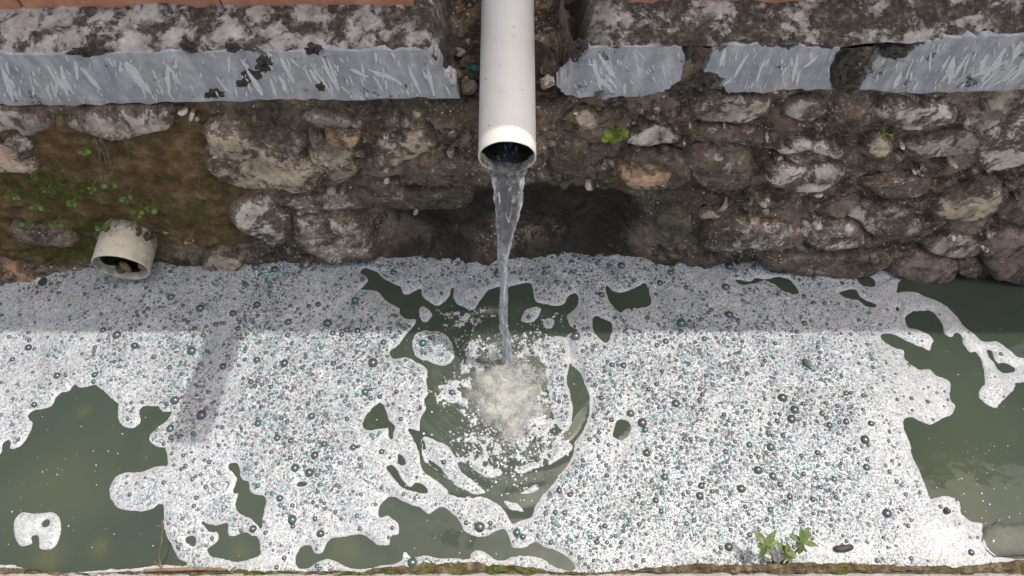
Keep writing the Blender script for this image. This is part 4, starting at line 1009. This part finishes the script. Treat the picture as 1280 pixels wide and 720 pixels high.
# clusters of larger bubbles as seen
for (px, py, rx, ry, a) in ((800, 470, 90, 60, .5), (900, 540, 110, 70, .35), (360, 560, 70, 50, .4), (460, 440, 60, 40, .5), (870, 640, 80, 40, .25), (340, 480, 60, 60, .35), (740, 600, 60, 40, .3), (700, 470, 16, 60, .6), (540, 430, 26, 20, .8)):
    DENS = DENS + a * gw(px, py, rx, ry) * sst(0.006, 0.02, F_ALL)
occ = {}
def place(n, rlo, rhi, pw, tries):
    out = []
    for _ in range(tries):
        if len(out) >= n: break
        j = rng.integers(0, FX.shape[0]); i = rng.integers(0, FX.shape[1])
        if abs(PXG[j, i] - 640) > 660 or FY[j, i] < 0.27: continue
        r = rlo + (rhi - rlo) * rng.random() ** pw
        if F_ALL[j, i] < r * 0.8 + 0.001 or rng.random() > DENS[j, i]: continue
        x = FX[j, i] + (rng.random() - .5) * STEP; y = FY[j, i] + (rng.random() - .5) * STEP
        ci, cj = int(x // 0.03), int(y // 0.03); ok = True
        for a in (-1, 0, 1):
            for b in (-1, 0, 1):
                for (qx, qy, qr) in occ.get((ci + a, cj + b), ()):
                    if (qx - x) ** 2 + (qy - y) ** 2 < (0.80 * (qr + r)) ** 2: ok = False
        if not ok: continue
        occ.setdefault((ci, cj), []).append((x, y, r))
        out.append((x, y, RIP[j, i] + HF[j, i], r))
    return out
big = place(290, 0.0060, 0.0128, 3.0, 60000)
small = place(10500, 0.0017, 0.0060, 3.2, 240000)
hb = [hemi(16, 5, 0.8) for _ in range(1)][0]
protos = []
for k, c in enumerate(PAL):
    me = bpy.data.meshes.new('bubble'); me.from_pydata([tuple(q) for q in hb[0]], [], [tuple(dict.fromkeys(f)) for f in hb[1]])
    me.polygons.foreach_set('use_smooth', np.ones(len(me.polygons), bool)); me.materials.append(M['bubble'])
    a = me.attributes.new('tint', 'FLOAT_COLOR', 'POINT'); a.data.foreach_set('color', np.tile(np.array([*c, 1], np.float32), len(hb[0])))
    protos.append(me)
for k, (x, y, z, r) in enumerate(big):
    o = bpy.data.objects.new('bubble', protos[int(rng.integers(0, len(protos)))]); COL.objects.link(o)
    o.parent = foam; o.location = (x, y, z - 0.0012); o.scale = (r, r * rng.uniform(.9, 1.08), r)
hv, hf = hemi(9, 3, 0.75); hf = np.array([f for f in hf]); nv = len(hv)
tri = np.array([(f[0], f[1], f[2], f[3]) for f in hf])
# loose bubbles and beads of froth whirling round the splash
froth = []; sx0_, sy0_ = [float(q) for q in on_z(634, 492)]
for (px, py, rx, ry, n) in ((625, 495, 50, 50, 1100), (560, 490, 22, 16, 90), (668, 500, 30, 55, 600), (655, 432, 40, 18, 420), (595, 432, 40, 18, 260), (620, 560, 60, 30, 900), (580, 395, 40, 14, 70), (690, 400, 20, 14, 50), (640, 600, 40, 14, 90)):
    for _ in range(n):
        x, y = [float(q) for q in on_z(px + rng.normal(0, rx * .6), py + rng.normal(0, ry * .6))]
        if math.hypot((x - sx0_) / .058, (y - sy0_) / .080) < 1 and rng.random() < .85: continue
        froth.append((x, y, float(ripple(np.array(x), np.array(y))) + 0.0012 + 0.010 * math.exp(-(((x - sx0_) / .065) ** 2 + ((y - sy0_) / .085) ** 2)), 0.0008 + 0.0032 * rng.random() ** 2.8))
jj, ii = np.nonzero((F_ALL > -0.012) & (F_ALL < -0.0015) & (FY > 0.29))
for q in rng.choice(len(jj), 900, replace=False):
    j, i = jj[q], ii[q]; froth.append((FX[j, i] + (rng.random() - .5) * STEP, FY[j, i] + (rng.random() - .5) * STEP, RIP[j, i] - 0.0004, 0.0007 + 0.0018 * rng.random() ** 3))
nsm = len(small); small = small + froth
S_ = np.array(small); n_ = len(S_)
VV = (hv[None] * S_[:, 3][:, None, None] + np.stack([S_[:, 0], S_[:, 1], S_[:, 2] - 0.0008], -1)[:, None, :]).reshape(-1, 3)
qf = [f for f in hf if f[2] != f[3]]; tf = [f[:3] for f in hf if f[2] == f[3]]
qf = np.array(qf); tf = np.array(tf)
FFq = (qf[None] + (np.arange(n_) * nv)[:, None, None]).reshape(-1, 4); FFt = (tf[None] + (np.arange(n_) * nv)[:, None, None]).reshape(-1, 3)
sm = mesh_obj('small_bubbles', VV, [tuple(q) for q in FFq.tolist()] + [tuple(q) for q in FFt.tolist()], M['bubble'], foam)
sm['kind'] = 'stuff'
cols = np.array(PAL)[rng.integers(0, len(PAL), n_)] * rng.uniform(0.8, 1.9, n_)[:, None]
lightb = rng.random(n_) < 0.55 + 0.5 * np.exp(-(((S_[:, 0] - sx0_) / .07) ** 2 + ((S_[:, 1] - sy0_) / .09) ** 2)); lightb[:nsm] = False
cols[lightb] = rng.uniform(.34, .62, (int(lightb.sum()), 1)) * np.array([.96, 1.0, .99])
cattr(sm, 'tint', np.repeat(cols, nv, axis=0))

# white specks drifting on the open water
sp = []
for (x0, x1, y0, y1, n) in ((10, 200, 520, 700, 34), (1150, 1280, 545, 650, 46), (560, 700, 560, 640, 22), (500, 700, 390, 450, 30), (470, 700, 640, 690, 14)):
    for _ in range(n):
        px, py = rng.uniform(x0, x1), rng.uniform(y0, y1); x, y = [float(q) for q in on_z(px, py)]
        j = int((y - fyv[0]) / STEP); i = int((x - fxv[0]) / STEP)
        if not (0 <= j < FX.shape[0] and 0 <= i < FX.shape[1]) or max(F_ALL[j, i], IS[j, i]) > -0.006: continue
        r = 0.0008 + 0.0016 * rng.random() ** 3
        v, f = lump_mesh((x, y, RIP[j, i]), (r, r, r * .6), int(rng.integers(1, 9999)), 1); sp.append((v, f))
v, f = join(sp); o = mesh_obj('foam_specks', v, f, M['streak']); tag(o, 'tiny white foam specks drifting on the open green water', 'foam', kind='stuff')

# ------------------------------------------------------------------ falling stream and splash
lip = P1 + np.array([0, -0.004, -RP + 0.006])
nseg, nr_ = 150, 40
V = []; air_glint = []
T_end = math.sqrt((lip[2]) / 4.905); vy = (lip[1] - IY - 0.012) / T_end
for i in range(nseg):
    s = i / (nseg - 1)
    if s < 0.14:       # still inside the pipe, running down to the lip
        q = s / 0.14; c = lip + np.array([0, 0.13 * (1 - q), 0.13 * 0.125 * (1 - q) + 0.004]); hw, hh = 0.036, 0.0075; drop = 0
    else:
        t_ = (s - 0.14) / 0.86 * T_end; drop = t_ / T_end
        c = lip + np.array([0, -vy * t_, -4.905 * t_ * t_ + 0.004])
        d = 4.905 * t_ * t_ / lip[2]
        hw = float(np.interp(d, [0, 0.05, .16, .30, .42, .55, .75, .9, 1.0], [.031, .028, .0205, .0135, .0095, .0100, .0092, .0105, .015])); hh = float(np.interp(d, [0, .1, .3, .5, 1], [.0065, .0065, .0075, .0088, .0100]))
        c = c + np.array([-0.010 * math.sin(d * 3.0) + 0.0022 * math.sin(d * 17), 0, 0])
    tw = float(np.interp(drop, [0, .35, 1], [0, 0.1, 2.6]))
    for k in range(nr_):
        th_ = 2 * math.pi * k / nr_
        u = math.cos(th_); w = math.sin(th_)
        edge = 1 + 0.9 * abs(u) ** 3 * (1 - min(1, drop * 1.6))       # thick rims, thin middle
        x = hw * u; y = hh * w * edge * (0.55 + 0.45 * abs(u) if drop < .5 else 1)
        n1 = float(vnoise(u * 1.6 + 4, w * 1.6, c[2] * 26 + drop * 3, 151)) * .30 + float(vnoise(u * 2.5, w * 2.5, c[2] * 75, 152)) * .14
        g_ = 1 + n1 * (0.5 + 0.8 * drop)
        ct, st_ = math.cos(tw), math.sin(tw)
        V.append((c[0] + (x * ct - y * st_) * g_, c[1] - (x * st_ + y * ct) * g_, c[2] + 0.002 * n1)); air_glint.append(max(0, (drop - .78) / .22, 0.85 * abs(u) ** 8 * (1 if drop > 0.001 else .2)))  # aerated near the bottom; bright edge glints painted white along the rims
F = []
for i in range(nseg - 1):
    for k in range(nr_): F.append((i * nr_ + k, i * nr_ + (k + 1) % nr_, (i + 1) * nr_ + (k + 1) % nr_, (i + 1) * nr_ + k))
F.append(tuple(range(nr_ - 1, -1, -1))); F.append(tuple((nseg - 1) * nr_ + k for k in range(nr_)))
stream = mesh_obj('water_stream', np.array(V), F, M['stream'], None, tuple(lip))
fattr(stream, 'air_glint', air_glint)
tag(stream, 'clear stream of water falling from the large white pipe into the foam', 'water stream')

# churned white water where it lands
n5 = 130; ext = 0.16
sx0, sy0 = [float(q) for q in on_z(634, 492)]
gx5 = np.linspace(sx0 - ext, sx0 + ext, n5); gy5 = np.linspace(sy0 - ext, sy0 + ext, n5)
X, Y = np.meshgrid(gx5, gy5)
r5 = np.hypot((X - sx0) / 0.074, (Y - sy0) / 0.104) + 0.6 * fbm(X * 22, Y * 22, 0, 4, 161)
h5 = 0.026 * np.exp(-(r5 * 1.0) ** 2) - 0.0045 + 0.0045 * fbm(X * 34, Y * 34, 0, 3, 163) * np.exp(-r5 * .8) + 0.012 * np.exp(-(((X - IX) / .022) ** 2 + ((Y - IY) / .03) ** 2))
V, F_, dn = compact(np.stack([X, Y, h5 + ripple(X, Y)], -1).reshape(-1, 3), grid_faces(n5, n5, h5 > -0.004), np.exp(-(r5 * 0.95) ** 2))
spl = mesh_obj('splash', V, F_, M['splash'], None, (sx0, sy0, 0))
fattr(spl, 'dens', dn)
tag(spl, 'churned whitish water welling up where the stream lands', 'splash')
dr = []
for _ in range(150):
    a = rng.uniform(0, 6.28); q = abs(rng.normal(0, .06)) + .008
    x, y = IX + q * math.cos(a), IY - .012 + q * math.sin(a) * .9
    r = 0.0010 + 0.0026 * rng.random() ** 2.5; z = 0.010 + abs(rng.normal(0, .018)) * (1 if q < .08 else .4)
    dr.append(lump_mesh((x, y, z), (r, r, r * 1.2), int(rng.integers(1, 9999)), 1))
v, f = join(dr); o = mesh_obj('droplets', v, f, M['stream']); tag(o, 'spray of water droplets thrown up around the splash', 'droplets', kind='stuff')
fattr(o, 'air_glint', np.full(len(v), .35))

# ------------------------------------------------------------------ near bank with mossy soil rim
BK = np.array([(-160, 706), (0, 708), (50, 713), (110, 717), (170, 714), (230, 711), (300, 712), (370, 714), (440, 713), (500, 706), (560, 701), (620, 704), (680, 711), (740, 715), (780, 712), (830, 706), (900, 704), (980, 703), (1040, 702), (1080, 704), (1150, 707), (1200, 706), (1240, 703), (1290, 700), (1420, 700)], float)
ZBK = 0.045
bx, by = on_z(BK[:, 0], BK[:, 1], ZBK)
nx6 = 700; xs = np.linspace(-1.5, 1.5, nx6)
ed = np.interp(xs, bx, by)
rows = []
edge0 = float(np.median(on_z(640, 714, ZBK)[1]))
for (dy, z) in ((0.0, -0.12), (0.0, 0.028), (-0.004, 0.036), (-0.012, 0.040), (-0.03, 0.041), (-0.08, 0.042), (-0.3, 0.043), (-1.2, 0.044)):
    yy = edge0 + dy + xs * 0 + (0.0025 * fbm(xs * 30, dy * 10, 0, 4, 171) if dy > -.2 else 0)
    rows.append(np.stack([xs, yy, z + 0.0012 * fbm(xs * 50, dy * 60, 0, 3, 172)], -1))
V = np.vstack([r_ for r_ in rows])
bank = mesh_obj('near_bank', V, grid_faces(nx6, len(rows), flip=True), M['bank'])
tag(bank, kind='structure')
gr = mesh_obj('ground', [(-40, edge0 - 0.5, 0.036), (40, edge0 - 0.5, 0.036), (40, -60, 0.036), (-40, -60, 0.036)], [(3, 2, 1, 0)], M['bank'], smooth=False)
tag(gr, kind='structure')
# soil rim
ny7 = 18; rows = []; ms = []
for j in range(ny7):
    q = j / (ny7 - 1)
    y = ed * (1 - q) + (edge0 - 0.008 - 0.004 * vnoise(xs * 25, 0, 0, 175)) * q
    wd = np.clip((ed - edge0 + 0.006) / 0.02, 0.15, 1)
    h = 0.034 + 0.013 * math.sin(min(q * 1.3, 1) * math.pi) ** .7 * wd + 0.009 * fbm(xs * 34, q * 3, 0, 5, 176) + 0.006 * fbm(xs * 120, q * 10, 0, 3, 177)
    if j == 0: h = np.full(nx6, -0.02)
    if j == ny7 - 1: h = np.full(nx6, 0.030)
    y = y + 0.008 * fbm(xs * 38, q * 4, 2, 5, 178, .6)
    rows.append(np.stack([xs, y, h], -1)); ms.append(fbm(xs * 4, 0, 0, 2, 179))
soil = mesh_obj('soil_rim', np.vstack(rows), grid_faces(nx6, ny7, flip=True), M['soil'])
fattr(soil, 'moss', np.concatenate(ms)); tag(soil, 'brown mossy soil along the near bank edge', 'soil', kind='stuff')

# ------------------------------------------------------------------ plants
def leaf_mesh(base, tip, width, cup=0.15, n=7, up=(0, 0, 1), round_=False):
    base = np.array(base, float); tip = np.array(tip, float); d = tip - base; L = np.linalg.norm(d); d /= L
    s = np.cross(d, up); s /= np.linalg.norm(s) + 1e-9; u = np.cross(s, d)
    V = []; F = []
    for i in range(n):
        t_ = i / (n - 1)
        w = width * (math.sin(math.pi * min(1, t_ * .92 + .06)) ** (0.55 if round_ else 0.9)) * (1 if round_ else (1.15 - .5 * t_))
        bend = -0.16 * L * t_ * t_
        c = base + d * L * t_ + u * (bend + .10 * L * t_)
        V += [c - s * w + u * w * cup * 2, c - s * w * .5 + u * w * cup * .6, c, c + s * w * .5 + u * w * cup * .6, c + s * w + u * w * cup * 2]
    for i in range(n - 1):
        for k in range(4): F.append((i * 5 + k, i * 5 + k + 1, i * 5 + 5 + k + 1, i * 5 + 5 + k))
    m_ = len(V); V = V + [np.array(q) - u * 0.0005 for q in V]
    F += [tuple(m_ + q for q in f[::-1]) for f in F]
    return np.array(V), F

wx_, wy_ = on_z(976, 703, 0.045)
weed = thing('weed', 'green weed with lance-shaped leaves growing on the near soil bank', 'weed', (float(wx_), float(wy_), 0.045))
WB = (float(wx_), float(wy_), 0.045)
def wp(px, py, z): x, y = on_z(px, py, z); return (float(x), float(y), z)
heads = [((957, 681), .095, [((941, 661), .100), ((970, 663), .110), ((949, 700), .07), ((966, 692), .085), ((946, 683), .09), ((974, 676), .10)]),
         ((984, 691), .075, [((970, 677), .09), ((990, 704), .06), ((976, 699), .06), ((996, 694), .075), ((984, 678), .10)]),
         ((1003, 678), .10, [((986, 667), .105), ((1001, 658), .12), ((1011, 659), .115), ((1024, 682), .09), ((998, 694), .075), ((994, 684), .09)])]
for (hp, hz, lv) in heads:
    H = np.array(wp(*hp, hz)); B = np.array(WB) + np.array([(hp[0] - 978) * .0006, 0, -.012])
    v, f = tube([B, B * .6 + H * .4 + np.array([0, 0, .012]), H], [.0024, .002, .0014], 6)
    mesh_obj('stem', v, f, M['stem'], weed, WB)
    for (lp, lz) in lv:
        v, f = leaf_mesh(H, wp(*lp, lz), 0.0078 * rng.uniform(.8, 1.15)); mesh_obj('leaf', v, f, M['weed'], weed, WB)

def sprout(px, py, n, size, label, mat='leaf', spread=1.0):
    x, y, z = [float(q) for q in on_wall(px, py, 0.018)]
    B = (x, y, z)
    t_ = thing('sprout', label, 'sprout', B, 'sprouts on the mossy wall')
    for k in range(n):
        a = 2 * math.pi * k / n + rng.uniform(-.5, .5); rad_ = size * rng.uniform(.3, 1.2) * spread * .8
        p = np.array(B) + np.array([math.cos(a) * rad_, -0.016 - .012 * rng.random(), math.sin(a) * rad_ * .9 + size * .3])
        v, f = tube([np.array(B) + np.array([0, .02, -size * .4]), (np.array(B) + p) / 2, p], .0007, 4, False); mesh_obj('stem', v, f, M[mat], t_, B)
        s = size * rng.uniform(.40, .72)
        tip = p + np.array([math.cos(a) * s * 1.5, -s * .3, math.sin(a) * s * .9])
        v, f = leaf_mesh(p, tip, s * .78, .12, 5, (0, -.7, .7), True); mesh_obj('leaf', v, f, M[mat], t_, B)
for a in [(108, 182, 4, .011, 'green sprout under the long grey stone beside hanging dry roots'),
          (140, 222, 6, .011, 'leafy green sprout in the middle of the mud cushion, below the dry roots'),
          (162, 240, 4, .011, 'broad-leaved green sprout above the pipe stub and right of the mud centre'),
          (191, 252, 3, .012, 'bright green sprout up and right of the pipe stub'),
          (175, 258, 4, .010, 'pair of green leaves directly above the right side of the pipe stub'),
          (132, 276, 7, .011, 'bushy green sprout at the left top of the pipe stub'),
          (168, 275, 5, .008, 'small yellowish sprout on top of the pipe stub'),
          (40, 274, 5, .012, 'green sprout at the left end of the mauve stone'),
          (74, 272, 4, .010, 'green sprout above the middle of the mauve stone'),
          (90, 283, 5, .009, 'scattered small sprout at the right end of the mauve stone'),
          (46, 213, 2, .006, 'tiny sprout just below the pinkish stone'),
          (20, 236, 9, .010, 'clump of small green sprouts near the left edge of the wall'),
          (48, 252, 3, .010, 'lone green sprout between the left clump and the mauve stone'),
          (95, 246, 7, .009, 'trailing green sprout left of the mud centre'),
          (118, 228, 3, .008, 'small sprout left of the leafy middle one'),
          (62, 232, 2, .006, 'tiny single-leaf sprout above the lone one on the mud'),
          (240, 292, 4, .010, 'withered pale sprout in the hollow right of the pipe stub')]:
    sprout(*a, mat='tanleaf' if 'withered' in a[4] else ('clover' if 'yellowish' in a[4] else 'leaf'))
sprout(770, 161, 16, .016, 'yellow-green clover clump on the wall right of the large pipe', 'clover', 1.3)
sprout(1103, 159, 4, .009, 'tiny bright sprout on the right wall under the slate band', 'clover')

# hanging dry roots and twigs on the wall
def root(pts, r, label, off=0.03):
    P = []
    for (px, py) in pts:
        x, y, z = [float(q) for q in on_wall(px, py, off)]; P.append((x, y, z))
    c = catmull(P, 5, False); c = c + 0.0025 * np.stack([vnoise(c[:, 2] * 60, 0, 0, 181), vnoise(c[:, 2] * 60, 3, 0, 182), c[:, 2] * 0], -1)
    v, f = tube(c, np.linspace(r, r * .45, len(c)), 6)
    o = mesh_obj('dry_root', v, f, M['root'], None, tuple(c[0])); tag(o, label, 'root', 'dry roots hanging on the wall')
root([(118, 174), (124, 190), (127, 206), (128, 228)], .0035, 'longest dry root hanging under the long grey stone')
root([(124, 174), (132, 186), (138, 200), (142, 206)], .0042, 'middle dry root of the hanging bunch')
root([(114, 175), (120, 184), (130, 192), (134, 207)], .0038, 'short curled dry root of the hanging bunch')
root([(156, 172), (157, 182), (160, 192)], .003, 'short stub of dry root right of the bunch')
root([(236, 152), (239, 165), (238, 178), (242, 188)], .0025, 'thin reddish root under the slate band left of the large stone')
root([(246, 200), (248, 214), (250, 230)], .004, 'thick dry root left of the large beige stone')
root([(458, 146), (460, 160), (461, 176)], .0018, 'pale thin root beside the tan curved chip')

# twig on the near bank and the reed lying there
def free_tube(name, P, r, mat, label, cat):
    c = catmull(P, 5, False); v, f = tube(c, r if np.ndim(r) == 0 else np.interp(np.linspace(0, 1, len(c)), np.linspace(0, 1, len(r)), r), 7)
    o = mesh_obj(name, v, f, mat, None, tuple(c[0])); tag(o, label, cat); return o
tw = thing('twig', 'thin brown twig standing on the near bank left', 'twig', wp(200, 712, .04))
for P, r in (([wp(202, 713, .04), wp(199, 695, .06), wp(202, 678, .09), wp(203, 660, .11), wp(202, 650, .12)], .0019), ([wp(203, 659, .11), wp(197, 657, .115), wp(194, 658, .115)], .0010),
             ([wp(200, 709, .045), wp(195, 704, .055), wp(192, 700, .06)], .0014)):
    c = catmull(P, 5, False); v, f = tube(c, np.linspace(r, r * .5, len(c)), 6); mesh_obj('branch', v, f, M['twig'], tw, wp(200, 712, .04))
free_tube('dry_reed', [wp(180, 713, .05), wp(215, 712, .052), wp(250, 711, .05), wp(285, 712, .048)], [.003, .0036, .0036, .002], M['twig'], 'tan dry reed lying along the near bank', 'reed')

# floating litter
lx, ly = on_z(1004, 449, .010); tx, ty = on_z(1014, 461, .010)
leafo = thing('floating_leaf', 'small dark pointed leaf floating on the foam right of centre', 'leaf', (float(lx), float(ly), .011))
v, f = leaf_mesh((float(lx), float(ly), .013), (float(tx), float(ty), .013), .0085, .05); mesh_obj('blade', v, f, M['dleaf'], leafo, (float(lx), float(ly), .011))
v, f = tube([(float(tx), float(ty), .013), wp(1017, 464, .012)], .0014, 5); mesh_obj('stalk', v, f, M['dleaf'], leafo, (float(lx), float(ly), .011))
free_tube('floating_stick', [wp(1043, 687, .010), wp(1046, 686, .012), wp(1055, 685.5, .012), wp(1063, 684, .012), wp(1066, 684, .010)], [.003, .0068, .0078, .0068, .003], M['stick'], 'short dark grey stick floating on foam near the bank', 'stick')
for (px, py, w, lab) in ((1184, 638, .007, 'dark wet seed lying on the rounded foam lobe at right'),):
    c = wp(px, py, .012); v, f = lump_mesh(c, (w, w * 1.3, w * .8), 401); tag(mesh_obj('seed', v, f, M['stick'], None, c), lab, 'seed')
# clear plastic lid
def plastic():
    t = NT('clear_plastic')
    t.P(Base_Color=(0.80, 0.80, 0.77), Roughness=0.08, IOR=1.25, Normal=t.bump(t.noise(9, 3, .5, .6), .3, .02)); t.b.inputs['Transmission Weight'].default_value = 0.9
    tr = t.n.new('ShaderNodeBsdfTransparent'); ms = t.n.new('ShaderNodeMixShader'); ms.inputs[0].default_value = 0.55
    t.l.new(tr.outputs[0], ms.inputs[1]); t.l.new(t.b.outputs[0], ms.inputs[2]); t.l.new(ms.outputs[0], t.out.inputs[0])
    return t.m
MP = plastic()
lid = thing('plastic_lid', 'clear crumpled plastic lid floating at the right edge near the bank', 'lid', wp(1262, 676, .01))
LO = wp(1262, 676, .01)
outl = [(1235, 658), (1242, 657), (1249, 651), (1262, 655), (1280, 653), (1330, 655), (1336, 676), (1330, 694), (1280, 693), (1244, 695), (1227, 681)]
c = np.array([p0_ + (p1_ - p0_) * k / 3 for p0_, p1_ in zip(np.array(outl, float), np.roll(np.array(outl, float), -1, 0)) for k in range(3)]); cen = c.mean(0); N = len(c); V = []
prof = [(1.0, .004), (0.985, .007), (0.90, .008), (0.86, .012), (0.6, .0105), (0.3, .0125)]
for (s, z) in prof:
    q = cen + (c - cen) * s; x, y = on_z(q[:, 0], q[:, 1], .01); V.append(np.column_stack([x, y, z + .003 * fbm(x * 30, y * 30, s, 2, 191) * (1 - s * .8)]))
F = []
for i in range(len(prof) - 1):
    for k in range(N): F.append((i * N + k, i * N + (k + 1) % N, (i + 1) * N + (k + 1) % N, (i + 1) * N + k))
F.append(tuple((len(prof) - 1) * N + k for k in range(N)))
mesh_obj('dome', np.vstack(V), F, MP, lid, LO)
x, y = on_z(c[:, 0], c[:, 1], .01); loop = np.column_stack([x, y, np.full(N, .006)]); loop = np.vstack([loop, loop[:1]])
v, f = tube(loop, .0011, 6, False); mesh_obj('rim', v, f, M['stick'], lid, LO)

# dry leaves and litter caught on the wall
for (px, py, s, a, lab) in ((1218, 262, .010, .3, 'small tan dry leaf on the lower right wall'), (1196, 336, .010, 1.9, 'dry brown leaf caught in the gap at the right wall foot'), (207, 290, .008, .2, 'pale scrap of leaf beside the pipe stub')):
    x, y, z = [float(q) for q in on_wall(px, py, .03)]
    v, f = leaf_mesh((x - s * math.cos(a), y, z - s * math.sin(a)), (x + s * math.cos(a), y - .004, z + s * math.sin(a)), s * .55, .1, 6, (0, -.8, .5))
    tag(mesh_obj('dry_leaf', v, f, M['tanleaf'], None, (x, y, z)), lab, 'leaf')

# ------------------------------------------------------------------ canopy over the walkway: its edge and spout throw the shade on wall and water
ZE = 2.12; YE = float(on_z(640, 413)[1]) + ZE * SUN[1] / SUN[2]
can = thing('canopy', 'concrete canopy over the walkway behind the wall', 'canopy', (0, 2.2, 0.68))
def box(x0, x1, y0, y1, z0, z1):
    V = [(x, y, z) for z in (z0, z1) for y in (y0, y1) for x in (x0, x1)]
    return np.array(V, float), [(0, 2, 3, 1), (4, 5, 7, 6), (0, 1, 5, 4), (2, 6, 7, 3), (0, 4, 6, 2), (1, 3, 7, 5)]
v, f = box(-2.0, 3.3, YE, YE + 0.62, ZE, ZE + 0.07); mesh_obj('slab', v, f, M['canopy'], can, (0, 2.2, .68), smooth=False)
for xp in (-1.9, 3.2):
    v, f = box(xp - .05, xp + .05, YE + .50, YE + .60, .60, ZE); mesh_obj('post', v, f, M['canopy'], can, (0, 2.2, .68), smooth=False)
sxs = SUN[0] / SUN[2]; sys_ = SUN[1] / SUN[2]; zs = ZE - 0.055
x1, y1 = on_z(288, 415); x2, y2 = on_z(236, 553)
p1 = np.array([float(x1) + zs * sxs, float(y1) + zs * sys_ + .1, zs]); p2 = np.array([float(x2) + zs * sxs, float(y2) + zs * sys_, zs])
v, f, _ = pipe_mesh(p1, p2, 0.045, .004); mesh_obj('rain_spout', v, f, M['pvc'], can, (0, 2.2, .68))
fattr(bpy.data.objects['rain_spout'], 'grime', np.zeros(len(v)))
